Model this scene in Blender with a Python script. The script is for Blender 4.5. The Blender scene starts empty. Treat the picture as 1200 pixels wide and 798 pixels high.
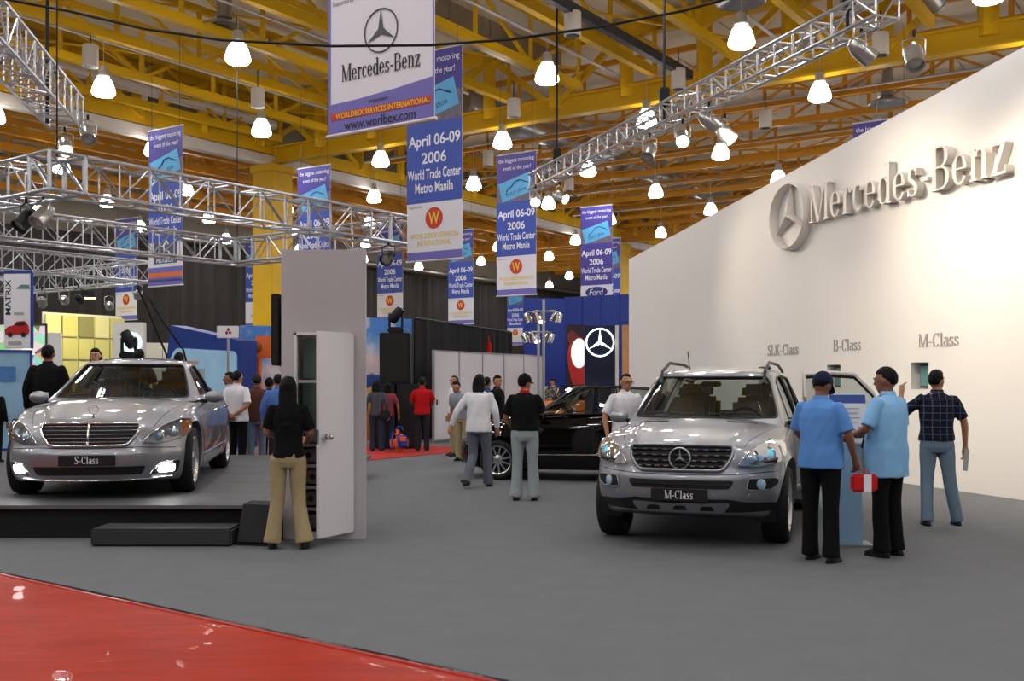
import bpy, bmesh, math, random
from math import sin, cos, pi, radians, sqrt
from mathutils import Vector, Matrix, noise
from mathutils.bvhtree import BVHTree

random.seed(7)
SC = bpy.context.scene
COL = SC.collection

# ------------------------------------------------------------------ camera
F, HZ, CH = 1250.0, 447.0, 1.58          # focal length in px, horizon row, eye height
cam_d = bpy.data.cameras.new('camera')
cam_d.sensor_width = 36.0
cam_d.lens = 36.0 * F / 1200.0
cam_d.shift_y = (HZ - 399.0) / 1200.0
cam_d.clip_end = 300
cam = bpy.data.objects.new('camera', cam_d)
cam.location = (0, 0, CH)
cam.rotation_euler = (pi / 2, 0, 0)
COL.objects.link(cam)
SC.camera = cam

# ------------------------------------------------------------------ world, exposure
W = bpy.data.worlds.new('hall_air')
SC.world = W
W.use_nodes = True
W.node_tree.nodes['Background'].inputs[0].default_value = (0.9, 0.93, 1.0, 1)
W.node_tree.nodes['Background'].inputs[1].default_value = 0.05
SC.view_settings.view_transform = 'Standard'
SC.view_settings.look = 'None'
SC.view_settings.gamma = 1.0
SC.view_settings.use_curve_mapping = False
SC.view_settings.exposure = 0.2
LAMP_STRENGTH = 125.0
SPOT_W = 430.0
SC.cycles.max_bounces = 7
SC.cycles.diffuse_bounces = 3
SC.cycles.glossy_bounces = 4
SC.cycles.transmission_bounces = 4
SC.cycles.transparent_max_bounces = 14
SC.cycles.caustics_reflective = False
SC.cycles.caustics_refractive = False


def P(px, py, Y):
    return Vector(((px - 600) * Y / F, Y, CH - (py - HZ) * Y / F))


def G(px, py, z=0.0):
    Y = F * (CH - z) / (py - HZ)
    return Vector(((px - 600) * Y / F, Y, z))


UA = Vector((0.559, 0.829, 0))
VA = Vector((-0.829, 0.559, 0))
UANG = math.atan2(0.829, 0.559)


def HL(u, v, z=0.0):
    p = UA * u + VA * v
    return Vector((p.x, p.y, z))


def to_px(p):
    if p.y < 0.5:
        return (-9999, -9999)
    return (600 + F * p.x / p.y, HZ - F * (p.z - CH) / p.y)


def in_view(p0, p1, m=170):
    # a segment that comes near the frame
    for i in range(9):
        q = p0.lerp(p1, i / 8)
        x, y = to_px(q)
        if -m < x < 1200 + m and -m < y < 798 + m:
            return True
    return False


# ------------------------------------------------------------------ materials
def lin(c):
    c = c / 255.0
    return c / 12.92 if c <= 0.04045 else ((c + 0.055) / 1.055) ** 2.4


def rgb(r, g, b):
    return (lin(r), lin(g), lin(b), 1)


MATS = {}


def mat(name, col, rough=0.6, metal=0.0, coat=0.0, vary=0.06, scale=8.0, bump=0.0, bscale=60.0, emit=0.0,
        trans=0.0, alpha=1.0, ior=1.45, sheen=0.0, spec=0.5):
    if name in MATS:
        return MATS[name]
    m = bpy.data.materials.new(name)
    m.use_nodes = True
    nt = m.node_tree
    b = nt.nodes['Principled BSDF']
    c = rgb(*col)
    tc = nt.nodes.new('ShaderNodeTexCoord')
    if vary:
        nz = nt.nodes.new('ShaderNodeTexNoise')
        nz.inputs['Scale'].default_value = scale
        nz.inputs['Detail'].default_value = 4
        nt.links.new(tc.outputs['Object'], nz.inputs['Vector'])
        mx = nt.nodes.new('ShaderNodeMix')
        mx.data_type = 'RGBA'
        mx.inputs['A'].default_value = tuple(x * (1 - vary) for x in c[:3]) + (1,)
        mx.inputs['B'].default_value = tuple(min(1, x * (1 + vary)) for x in c[:3]) + (1,)
        nt.links.new(nz.outputs['Fac'], mx.inputs['Factor'])
        nt.links.new(mx.outputs['Result'], b.inputs['Base Color'])
    else:
        b.inputs['Base Color'].default_value = c
    b.inputs['Roughness'].default_value = rough
    b.inputs['Metallic'].default_value = metal
    b.inputs['IOR'].default_value = ior
    b.inputs['Coat Weight'].default_value = coat
    b.inputs['Coat Roughness'].default_value = 0.015
    b.inputs['Transmission Weight'].default_value = trans
    b.inputs['Alpha'].default_value = alpha
    b.inputs['Sheen Weight'].default_value = sheen
    b.inputs['Specular IOR Level'].default_value = spec
    if emit:
        b.inputs['Emission Color'].default_value = c
        b.inputs['Emission Strength'].default_value = emit
    if bump:
        n2 = nt.nodes.new('ShaderNodeTexNoise')
        n2.inputs['Scale'].default_value = bscale
        n2.inputs['Detail'].default_value = 3
        nt.links.new(tc.outputs['Object'], n2.inputs['Vector'])
        bp = nt.nodes.new('ShaderNodeBump')
        bp.inputs['Strength'].default_value = bump
        bp.inputs['Distance'].default_value = 0.02
        nt.links.new(n2.outputs['Fac'], bp.inputs['Height'])
        nt.links.new(bp.outputs['Normal'], b.inputs['Normal'])
    MATS[name] = m
    return m


def thin_glass(name, tint=(0.8, 0.85, 0.85), refl=0.12, rough=0.0):
    # thin pane: tinted see-through mixed with a mirror by viewing angle
    if name in MATS:
        return MATS[name]
    m = bpy.data.materials.new(name)
    m.use_nodes = True
    nt = m.node_tree
    nt.nodes.clear()
    out = nt.nodes.new('ShaderNodeOutputMaterial')
    tr = nt.nodes.new('ShaderNodeBsdfTransparent')
    tr.inputs[0].default_value = (*tint, 1)
    gl = nt.nodes.new('ShaderNodeBsdfGlossy')
    gl.inputs['Roughness'].default_value = rough
    fr = nt.nodes.new('ShaderNodeFresnel')
    fr.inputs[0].default_value = 1.5
    ad = nt.nodes.new('ShaderNodeMath')
    ad.operation = 'ADD'
    ad.use_clamp = True
    ad.inputs[1].default_value = refl - 0.04
    nt.links.new(fr.outputs[0], ad.inputs[0])
    mx = nt.nodes.new('ShaderNodeMixShader')
    nt.links.new(ad.outputs[0], mx.inputs[0])
    nt.links.new(tr.outputs[0], mx.inputs[1])
    nt.links.new(gl.outputs[0], mx.inputs[2])
    nt.links.new(mx.outputs[0], out.inputs[0])
    MATS[name] = m
    return m


# ------------------------------------------------------------------ mesh building
def sharp(me, ang=35):
    for p in me.polygons:
        p.use_smooth = True
    try:
        me.set_sharp_from_angle(angle=radians(ang))
    except Exception:
        pass


def frame(d, up=None):
    d = d.normalized()
    if up is None:
        up = Vector((0, 0, 1)) if abs(d.z) < 0.9 else Vector((0, 1, 0))
    x = d.cross(up)
    if x.length < 1e-6:
        x = d.cross(Vector((1, 0, 0)))
    x.normalize()
    y = x.cross(d).normalized()
    return x, y, d


class MB:
    def __init__(self):
        self.v, self.f, self.mi = [], [], []
        self.cur = 0

    def add(self, vs, fs):
        o = len(self.v)
        self.v += [tuple(p) for p in vs]
        for f in fs:
            self.f.append(tuple(i + o for i in f))
            self.mi.append(self.cur)
        return self

    def box(self, c, s, rot=None):
        c = Vector(c)
        vs = []
        for i in range(8):
            p = Vector(((i & 1) - .5, ((i >> 1) & 1) - .5, ((i >> 2) & 1) - .5)) * 1.0
            p = Vector((p.x * s[0], p.y * s[1], p.z * s[2]))
            if rot is not None:
                p = rot @ p
            vs.append(c + p)
        return self.add(vs, [(0, 2, 3, 1), (4, 5, 7, 6), (0, 1, 5, 4), (2, 6, 7, 3), (0, 4, 6, 2), (1, 3, 7, 5)])

    def bbox(self, c, s, b=0.01, rot=None):
        # box with chamfered edges
        c = Vector(c)
        hx, hy, hz = s[0] / 2, s[1] / 2, s[2] / 2
        b = min(b, hx * .9, hy * .9, hz * .9)
        bm = bmesh.new()
        bmesh.ops.create_cube(bm, size=1)
        for v in bm.verts:
            v.co = Vector((v.co.x * s[0], v.co.y * s[1], v.co.z * s[2]))
        bmesh.ops.bevel(bm, geom=bm.edges[:], offset=b, segments=2, affect='EDGES')
        bm.verts.ensure_lookup_table()
        vs = [c + ((rot @ v.co) if rot is not None else v.co) for v in bm.verts]
        fs = [tuple(v.index for v in f.verts) for f in bm.faces]
        bm.free()
        return self.add(vs, fs)

    def cyl(self, p0, p1, r0, r1=None, n=10, caps=True):
        p0, p1 = Vector(p0), Vector(p1)
        if r1 is None:
            r1 = r0
        x, y, d = frame(p1 - p0)
        vs = []
        for p, r in ((p0, r0), (p1, r1)):
            for i in range(n):
                a = 2 * pi * i / n
                vs.append(p + x * (cos(a) * r) + y * (sin(a) * r))
        fs = [(i, i + n, (i + 1) % n + n, (i + 1) % n) for i in range(n)]
        if caps:
            fs += [tuple(range(n)), tuple(range(2 * n - 1, n - 1, -1))]
        return self.add(vs, fs)

    def lathe(self, prof, n=20, origin=(0, 0, 0), axis='Z', caps=False):
        # prof: list of (radius, height)
        o = Vector(origin)
        vs = []
        for r, h in prof:
            for i in range(n):
                a = 2 * pi * i / n
                if axis == 'Z':
                    q = Vector((r * cos(a), r * sin(a), h))
                elif axis == 'X':
                    q = Vector((h, r * cos(a), r * sin(a)))
                else:
                    q = Vector((r * sin(a), h, r * cos(a)))
                vs.append(o + q)
        fs = []
        for k in range(len(prof) - 1):
            for i in range(n):
                j = (i + 1) % n
                fs.append((k * n + i, k * n + j, (k + 1) * n + j, (k + 1) * n + i))
        if caps:
            fs.append(tuple(range(n - 1, -1, -1)))
            fs.append(tuple(range((len(prof) - 1) * n, len(prof) * n)))
        return self.add(vs, fs)

    def tube(self, pts, r, n=8, closed=False):
        pts = [Vector(p) for p in pts]
        m = len(pts)
        vs = []
        prev = None
        for k, p in enumerate(pts):
            if closed:
                d = pts[(k + 1) % m] - pts[k - 1]
            else:
                d = pts[min(k + 1, m - 1)] - pts[max(k - 1, 0)]
            d.normalize()
            if prev is None:
                x, y, _ = frame(d)
            else:
                x = prev - d * prev.dot(d)
                x.normalize()
                y = d.cross(x)
            prev = x
            rr = r[k] if isinstance(r, (list, tuple)) else r
            for i in range(n):
                a = 2 * pi * i / n
                vs.append(p + x * (cos(a) * rr) + y * (sin(a) * rr))
        fs = []
        for k in range(m if closed else m - 1):
            a0, b0 = k * n, ((k + 1) % m) * n
            for i in range(n):
                j = (i + 1) % n
                fs.append((a0 + i, a0 + j, b0 + j, b0 + i))
        if not closed:
            fs += [tuple(range(n - 1, -1, -1)), tuple(range((m - 1) * n, m * n))]
        return self.add(vs, fs)

    def loft(self, rings, caps=True):
        n = len(rings[0])
        vs = [p for r in rings for p in r]
        fs = []
        for k in range(len(rings) - 1):
            for i in range(n):
                j = (i + 1) % n
                fs.append((k * n + i, k * n + j, (k + 1) * n + j, (k + 1) * n + i))
        if caps:
            fs += [tuple(range(n - 1, -1, -1)), tuple(range((len(rings) - 1) * n, len(rings) * n))]
        return self.add(vs, fs)

    def prism(self, poly, t0, t1, axes='XZ', origin=(0, 0, 0)):
        # a 2D outline given thickness along the third axis
        o = Vector(origin)

        def q(a, b, t):
            if axes == 'XZ':
                return o + Vector((a, t, b))
            if axes == 'YZ':
                return o + Vector((t, a, b))
            return o + Vector((a, b, t))
        n = len(poly)
        vs = [q(a, b, t0) for a, b in poly] + [q(a, b, t1) for a, b in poly]
        fs = [tuple(range(n)), tuple(range(2 * n - 1, n - 1, -1))]
        fs += [(i, i + n, (i + 1) % n + n, (i + 1) % n) for i in range(n)]
        return self.add(vs, fs)

    def ball(self, c, r, nu=16, nv=10, rot=None):
        c = Vector(c)
        if not isinstance(r, (tuple, list)):
            r = (r, r, r)
        vs = [c + (rot @ Vector((0, 0, -r[2])) if rot is not None else Vector((0, 0, -r[2])))]
        for k in range(1, nv):
            t = -pi / 2 + pi * k / nv
            for i in range(nu):
                a = 2 * pi * i / nu
                q = Vector((r[0] * cos(t) * cos(a), r[1] * cos(t) * sin(a), r[2] * sin(t)))
                vs.append(c + (rot @ q if rot is not None else q))
        q = Vector((0, 0, r[2]))
        vs.append(c + (rot @ q if rot is not None else q))
        fs = []
        for i in range(nu):
            fs.append((0, 1 + (i + 1) % nu, 1 + i))
        for k in range(nv - 2):
            for i in range(nu):
                j = (i + 1) % nu
                a0, b0 = 1 + k * nu, 1 + (k + 1) * nu
                fs.append((a0 + i, a0 + j, b0 + j, b0 + i))
        t = len(vs) - 1
        a0 = 1 + (nv - 2) * nu
        for i in range(nu):
            fs.append((a0 + i, a0 + (i + 1) % nu, t))
        return self.add(vs, fs)

    def mesh(self, name, mats, smooth=35):
        me = bpy.data.meshes.new(name)
        me.from_pydata(self.v, [], self.f)
        if not isinstance(mats, (list, tuple)):
            mats = [mats]
        for m in mats:
            me.materials.append(m)
        if len(mats) > 1:
            me.polygons.foreach_set('material_index', self.mi)
        bm = bmesh.new()
        bm.from_mesh(me)
        bmesh.ops.recalc_face_normals(bm, faces=bm.faces[:])
        bm.to_mesh(me)
        bm.free()
        if smooth:
            sharp(me, smooth)
        me.update()
        return me

    def build(self, name, mats, parent=None, smooth=35, loc=None):
        return put(name, self.mesh(name, mats, smooth), parent, loc)


def put(name, me, parent=None, loc=None, rotz=0):
    o = bpy.data.objects.new(name, me)
    COL.objects.link(o)
    if parent is not None:
        o.parent = parent
    if loc is not None:
        o.location = loc
    if rotz:
        o.rotation_euler = (0, 0, rotz)
    return o


def tag(o, label, cat, group=None):
    o['label'] = label
    o['category'] = cat
    if group:
        o['group'] = group
    return o


def thing(name, label, cat, loc=(0, 0, 0), rotz=0.0, group=None):
    return tag(put(name, None, None, loc, rotz), label, cat, group)


def struct(o):
    o['kind'] = 'structure'
    return o


def copy_tree(o, parent=None, loc=None, rotz=None):
    c = o.copy()
    COL.objects.link(c)
    c.parent = parent
    if loc is not None:
        c.location = loc
    if rotz is not None:
        c.rotation_euler = (0, 0, rotz)
    for ch in list(o.children):
        copy_tree(ch, c)
    return c


UNIT = {}


def unit(kind, m):
    k = (kind, m.name)
    if k not in UNIT:
        b = MB()
        if kind == 'box':
            b.box((0, 0, .5), (1, 1, 1))
        elif kind == 'ibeam':
            b.box((0, .45, .5), (1, .1, 1))
            b.box((0, -.45, .5), (1, .1, 1))
            b.box((0, 0, .5), (.16, .9, 1))
        else:
            b.cyl((0, 0, 0), (0, 0, 1), .5, n=6, caps=False)
        UNIT[k] = b.mesh('unit_' + kind, m, 40)
    return UNIT[k]


def member(parent, name, p0, p1, w, h, m, kind='box', up=None):
    # a straight bar between two points, sharing one mesh with its likes
    p0, p1 = Vector(p0), Vector(p1)
    d = p1 - p0
    x, y, z = frame(d, up)
    o = put(name, unit(kind, m), parent)
    R = Matrix((x, y, z)).transposed().to_4x4()
    o.matrix_local = Matrix.Translation(p0) @ R @ Matrix.Diagonal((w, h, d.length, 1))
    return o


# a side scene in which modifiers are evaluated, removed at the end
WORK = bpy.data.scenes.new('workbench')


def baked(ob, *others):
    for q in (ob,) + others:
        WORK.collection.objects.link(q)
    with bpy.context.temp_override(scene=WORK, view_layer=WORK.view_layers[0]):
        dg = bpy.context.evaluated_depsgraph_get()
        dg.update()
        me = bpy.data.meshes.new_from_object(ob.evaluated_get(dg))
    for q in (ob,) + others:
        bpy.data.objects.remove(q)
    return me


# ------------------------------------------------------------------ lettering
TXT = {}


def text_mesh(s, m, depth=0.0, bold=0.0):
    k = (s, m.name, depth, bold)
    if k in TXT:
        return TXT[k]
    cu = bpy.data.curves.new('lettering', 'FONT')
    cu.body = s
    cu.align_x = 'CENTER'
    cu.align_y = 'CENTER'
    cu.resolution_u = 3
    cu.extrude = depth
    cu.offset = bold
    ob = bpy.data.objects.new('lettering', cu)
    me = baked(ob)
    me.materials.clear()
    me.materials.append(m)
    xs = [v.co.x for v in me.vertices] or [0, 1]
    ys = [v.co.y for v in me.vertices] or [0, 1]
    TXT[k] = (me, min(xs), max(xs), min(ys), max(ys))
    return TXT[k]


def letters(parent, s, m, x, y, z, width=None, height=None, depth=0.0, name='lettering', bold=0.0, shear=0.0, rot=0.0):
    # flat print standing in the local XZ plane, read from -Y
    me, x0, x1, y0, y1 = text_mesh(s, m, depth, bold)
    sx = (width / (x1 - x0)) if width else None
    sy = (height / (y1 - y0)) if height else None
    if sx is None:
        sx = sy
    if sy is None:
        sy = sx
    o = put(name, me, parent)
    cx, cy = (x0 + x1) / 2, (y0 + y1) / 2
    Mx = Matrix.Translation((x, y, z)) @ Matrix.Rotation(rot, 4, 'Y') @ Matrix(((sx, 0, 0, -cx * sx), (0, 0, -1, 0), (0, sy, 0, -cy * sy), (0, 0, 0, 1)))
    if shear:
        Mx = Matrix.Translation((x, y, z)) @ Matrix(((1, 0, shear, 0), (0, 1, 0, 0), (0, 0, 1, 0), (0, 0, 0, 1))) @ Matrix(((sx, 0, 0, -cx * sx), (0, 0, -1, 0), (0, sy, 0, -cy * sy), (0, 0, 0, 1)))
        o.data = me.copy()
        o.data.transform(Mx)
        return o
    o.matrix_local = Mx
    return o


# a condensed serif alphabet drawn from strokes, cap height 1
def _st(x0, y0, x1, y1, w):
    d = Vector((x1 - x0, y1 - y0))
    n = Vector((-d.y, d.x)).normalized() * w / 2
    return [(x0 + n.x, y0 + n.y), (x0 - n.x, y0 - n.y), (x1 - n.x, y1 - n.y), (x1 + n.x, y1 + n.y)]


def _arc(cx, cy, rx, ry, a0, a1, thick, thin, n=16):
    # strip along an ellipse arc, thicker at the sides; returned as quads
    out = []
    for i in range(n):
        q = []
        for t in (i, i + 1):
            a = radians(a0 + (a1 - a0) * t / n)
            w = thin + (thick - thin) * abs(cos(a)) ** 1.4
            q.append(((cx + (rx) * cos(a), cy + ry * sin(a)), (cx + max(.01, rx - w) * cos(a), cy + max(.01, ry - (thin if abs(sin(a)) > .3 else w)) * sin(a))))
        out.append([q[0][0], q[0][1], q[1][1], q[1][0]])
    return out


def _bar(x0, y0, x1, y1):
    return [(x0, y0), (x1, y0), (x1, y1), (x0, y1)]


TK, TN = .11, .042


def _stem(x, y0, y1, s0=.05, s1=.05, w=TK):
    r = [_bar(x, y0, x + w, y1)]
    if s0:
        r.append(_bar(x - s0, y0, x + w + s0, y0 + TN))
    if s1 > 0:
        r.append(_bar(x - s1, y1 - TN, x + w + s1, y1))
    if s1 < 0:
        r.append(_bar(x + s1, y1 - TN * 1.4, x + w, y1))
    return r


X = .68
GLYPH = {
    'M': (.86, _stem(.06, 0, 1, .05, 0, TN) + _stem(.68, 0, 1, .05, .05) + [_st(.09, 1, .4, 0, TK), _st(.4, 0, .7, 1, TN), _bar(0, 1 - TN, .14, 1)]),
    'e': (.46, _arc(.22, X / 2, .21, X / 2, 5, 330, TK, TN, 22) + [_bar(.05, X * .5, .41, X * .5 + TN)]),
    'r': (.37, _stem(.06, 0, X, .05, -.05) + _arc(.27, X - .2, .13, .2, 30, 170, .06, TN, 8) + [_bar(.27, X - .14, .35, X - .03)]),
    'c': (.42, _arc(.22, X / 2, .21, X / 2, 50, 315, TK, TN, 20) + [_bar(.29, X - .17, .37, X - .07)]),
    'd': (.5, _arc(.21, X / 2, .2, X / 2, 40, 320, TK, TN, 20) + _stem(.33, 0, 1, 0, -.06) + [_bar(.33, 0, .5, TN)]),
    's': (.38, _arc(.18, X * .74, .155, X * .26, 40, 250, .09, TN, 14) + _arc(.18, X * .27, .165, X * .27, -150, 70, .09, TN, 14) + [_st(.09, X * .62, .27, X * .42, .1), _bar(.28, X - .18, .32, X - .02), _bar(.02, .02, .06, .19)]),
    '-': (.3, [_bar(.03, .3, .27, .3 + .075)]),
    'B': (.62, _stem(.06, 0, 1, .05, .05) + _arc(.3, .755, .24, .245, -90, 90, TK, TN, 14) + _arc(.3, .27, .28, .27, -90, 90, TK, TN, 14) + [_bar(.1, 1 - TN, .31, 1), _bar(.1, .5, .31, .5 + TN), _bar(.1, 0, .31, TN)]),
    'n': (.54, _stem(.06, 0, X, .05, -.05) + _stem(.36, 0, X - .15, .05, 0) + _arc(.295, X - .18, .175, .18, 0, 170, TK, TN, 10)),
    'z': (.44, [_bar(.03, X - TN * 1.3, .41, X), _bar(.02, 0, .42, TN * 1.3), _st(.09, .02, .36, X - .02, .11), _bar(.03, X - .17, .06, X), _bar(.39, 0, .42, .18)]),
    'S': (.5, _arc(.24, .75, .2, .25, 30, 255, .11, TN, 16) + _arc(.24, .26, .21, .26, -155, 70, .11, TN, 16) + [_st(.12, .62, .36, .42, .12), _bar(.4, .75, .44, 1), _bar(.02, 0, .06, .25)]),
    'L': (.52, _stem(.06, 0, 1, .05, .05) + [_bar(.1, 0, .48, TN), _bar(.44, 0, .49, .22)]),
    'K': (.68, _stem(.06, 0, 1, .05, .05) + [_st(.16, .42, .54, 1, TN), _st(.27, .58, .58, 0, TK), _bar(.46, 1 - TN, .64, 1), _bar(.48, 0, .68, TN)]),
    'C': (.6, _arc(.31, .5, .29, .5, 45, 318, TK, TN, 24) + [_bar(.5, .7, .54, 1)]),
    'l': (.24, _stem(.06, 0, 1, .05, -.05)),
    'a': (.45, _arc(.19, X * .31, .165, X * .31, 30, 300, .1, TN, 14) + _stem(.29, 0, X - .14, 0, 0) + _arc(.23, X - .17, .17, .17, 0, 160, TK, TN, 10) + [_bar(.3, 0, .45, TN)]),
    'o': (.48, _arc(.23, X / 2, .22, X / 2, 0, 360, TK, TN, 24)),
    'i': (.24, _stem(.06, 0, X, .05, -.05) + [_bar(.06, .82, .17, .94)]),
    'A': (.66, [_st(.1, 0, .34, 1, TN), _st(.34, 1, .58, 0, TK), _bar(.17, .32, .5, .32 + TN), _bar(0, 0, .18, TN), _bar(.46, 0, .66, TN)]),
}


def serif_width(s):
    return sum(GLYPH[c][0] + .05 for c in s) - .05


def glyph_mb(c, x, y0, y1, sx, sz, ox, oz, b=None):
    b = b or MB()
    for k, poly in enumerate(GLYPH[c][1]):
        e = 0.0004 * (k % 3)
        b.prism([(ox + (x + a) * sx, oz + q * sz) for a, q in poly], y0 - e, y1 + e)
    return b


def serif_line(parent, s, m, x0, z0, width, cap, y0, y1, name='lettering', split=False):
    sx = width / serif_width(s)
    x = 0
    b = MB()
    for c in s:
        if split:
            glyph_mb(c, x, y0, y1, sx, cap, x0, z0).build('letter', m, parent)
        else:
            glyph_mb(c, x, y0, y1, sx, cap, x0, z0, b)
        x += GLYPH[c][0] + .05
    if not split:
        return b.build(name, m, parent)


def star_badge(parent, m, c, R, depth, ring=.09, names=('badge_ring', 'badge_star'), face=(0, -1)):
    # ring with a three-pointed ridge star; stands in the XZ plane, front towards -Y
    c = Vector(c)
    b = MB()
    pr = [(R, 0), (R, -depth * .7), (R * (1 - ring * .5), -depth), (R * (1 - ring), -depth * .7), (R * (1 - ring), 0)]
    b.lathe(pr + [pr[0]], 40, c, 'Y')
    a = b.build(names[0], m, parent)
    s = MB()
    r1, r0 = R * (1 - ring * .6), R * .13
    for k in range(3):
        a0 = radians(90 + 120 * k)
        tip = c + Vector((cos(a0) * r1, -depth * .45, sin(a0) * r1))
        l = c + Vector((cos(a0 + pi / 3) * r0, -depth * .2, sin(a0 + pi / 3) * r0))
        r = c + Vector((cos(a0 - pi / 3) * r0, -depth * .2, sin(a0 - pi / 3) * r0))
        top = c + Vector((0, -depth * 1.05, 0))
        bk = c + Vector((0, 0, 0))
        bt = c + Vector((cos(a0) * r1, 0, sin(a0) * r1))
        s.add([tip, l, r, top, bk, bt], [(3, 1, 0), (3, 0, 2), (1, 4, 5, 0), (0, 5, 4, 2)])
    s.build(names[1], m, parent, smooth=0)
    return a


def smooth_mesh(name, mb, m, voxel, iters=2, fac=0.5, wrinkle=0.0, wscale=9.0, stretch=2.0):
    # fuse overlapping closed shapes into one continuous skin
    me0 = mb.mesh(name, m, 0)
    ob = bpy.data.objects.new(name, me0)
    md = ob.modifiers.new('r', 'REMESH')
    md.mode = 'VOXEL'
    md.voxel_size = voxel
    if iters:
        s = ob.modifiers.new('s', 'SMOOTH')
        s.iterations = iters
        s.factor = fac
    me = baked(ob)
    bpy.data.meshes.remove(me0)
    me.materials.clear()
    me.materials.append(m)
    for p in me.polygons:
        p.use_smooth = True
        p.material_index = 0
    if wrinkle:
        nr = [v.normal.copy() for v in me.vertices]
        sd = random.random() * 50
        for v, n in zip(me.vertices, nr):
            q = Vector((v.co.x * wscale, v.co.y * wscale, v.co.z * wscale / stretch + sd))
            q += Vector((v.co.z * 3, 0, v.co.x * 4))
            w = noise.noise(q) + .5 * noise.noise(q * 2.1)
            v.co += n * (w * wrinkle)
    me.update()
    return me
# ================================================================== materials of the hall
M_FLOOR = mat('grey_carpet', (106, 109, 112), .92, vary=.12, scale=3.0, bump=.5, bscale=160)
M_RED = mat('red_carpet_film', (186, 48, 14), .5, vary=.0, coat=.05, spec=.1)
_nt = M_RED.node_tree
_tc = _nt.nodes.new('ShaderNodeTexCoord')
_mp = _nt.nodes.new('ShaderNodeMapping')
_mp.inputs['Rotation'].default_value = (0, 0, radians(8))
_mp.inputs['Scale'].default_value = (.9, 3.4, 1)
_nz = _nt.nodes.new('ShaderNodeTexNoise')
_nz.inputs['Scale'].default_value = 1.6
_nz.inputs['Detail'].default_value = 6
_nz.inputs['Distortion'].default_value = .6
_cr = _nt.nodes.new('ShaderNodeValToRGB')
_cr.color_ramp.elements[0].position, _cr.color_ramp.elements[0].color = .3, rgb(150, 30, 6)
_cr.color_ramp.elements[1].position, _cr.color_ramp.elements[1].color = .7, rgb(176, 46, 14)
_bp = _nt.nodes.new('ShaderNodeBump')
_bp.inputs['Strength'].default_value = .3
_bp.inputs['Distance'].default_value = .03
_nt.links.new(_tc.outputs['Object'], _mp.inputs['Vector'])
_nt.links.new(_mp.outputs[0], _nz.inputs['Vector'])
_nt.links.new(_nz.outputs['Fac'], _cr.inputs[0])
_nt.links.new(_nz.outputs['Fac'], _bp.inputs['Height'])
_nt.links.new(_cr.outputs[0], _nt.nodes['Principled BSDF'].inputs['Base Color'])
_nt.links.new(_bp.outputs[0], _nt.nodes['Principled BSDF'].inputs['Normal'])
M_REDDRY = mat('red_carpet_dry', (170, 36, 26), .9, vary=.1)
M_YEL = mat('yellow_steel', (226, 178, 12), .42, vary=.12, scale=2)
M_ORG = mat('steel_orange_cast', (205, 138, 24), .5, vary=.14, scale=2)  # far yellow steel, the orange cast of its light put into the colour
M_DECK = mat('roof_deck', (222, 208, 182), .75, vary=.12, scale=1.2)
M_WHITE = mat('white_paint', (240, 236, 230), .55, vary=.015)
M_WSTEEL = mat('white_steel', (225, 218, 210), .5, vary=.05)
M_GREYP = mat('grey_panel', (150, 142, 130), .8, vary=.1)
M_ALU = mat('aluminium_truss', (190, 192, 196), .3, .85, vary=.05)
M_DUCT = mat('galvanised_duct', (170, 168, 165), .35, .8, vary=.2, scale=4, bump=.2, bscale=10)
M_BLK = mat('black_matt', (14, 14, 15), .7, vary=.1)
M_DRAPE = mat('black_drape', (50, 46, 43), .9, vary=.2, scale=1.5)
M_GLOW = mat('lamp_glow', (255, 250, 246), .4, vary=0, emit=12.0)
M_GLOWB = mat('lamp_glow_below', (252, 251, 255), .4, vary=0, emit=LAMP_STRENGTH)
M_CHROME = mat('chrome', (225, 226, 228), .12, 1.0, vary=0)
M_DGREY = mat('dark_grey', (52, 53, 56), .6, vary=.08)
M_KIOSK = mat('kiosk_laminate', (188, 184, 186), .6, vary=.02)
M_LETTER = mat('brushed_letter', (224, 217, 208), .4, .0, vary=.03)

# ================================================================== floor, walls, roof
def quad_uv(u0, u1, v0, v1, z, m, name, t=.02):
    b = MB()
    p = [HL(u0, v0), HL(u1, v0), HL(u1, v1), HL(u0, v1)]
    b.prism([(q.x, q.y) for q in p], z - t, z, axes='XY')
    return b.build(name, m, smooth=0)


struct(quad_uv(-32, 76, -26, 44, 0, M_FLOOR, 'floor', .1))
b = MB()
pa, pb = HL(-32, 43.3), HL(76, 43.3)
b.prism([(pa.x, pa.y), (pb.x, pb.y), (pb.x + VA.x * .3, pb.y + VA.y * .3), (pa.x + VA.x * .3, pa.y + VA.y * .3)], 0, 11.6, axes='XY')
struct(b.build('wall_left', M_GREYP, smooth=0))
for nm, (u0, v0), (u1, v1) in (('wall_back', (76, -26), (76, 43.3)), ('wall_right', (-32, -26), (76, -26)), ('wall_front', (-32, -26), (-32, 43.3))):
    a, c = HL(u0, v0), HL(u1, v1)
    n = Vector((-(c - a).y, (c - a).x, 0)).normalized() * .3
    b = MB().prism([(a.x, a.y), (c.x, c.y), (c.x + n.x, c.y + n.y), (a.x + n.x, a.y + n.y)], 0, 11.6, axes='XY')
    struct(b.build(nm, M_GREYP, smooth=0))

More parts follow.
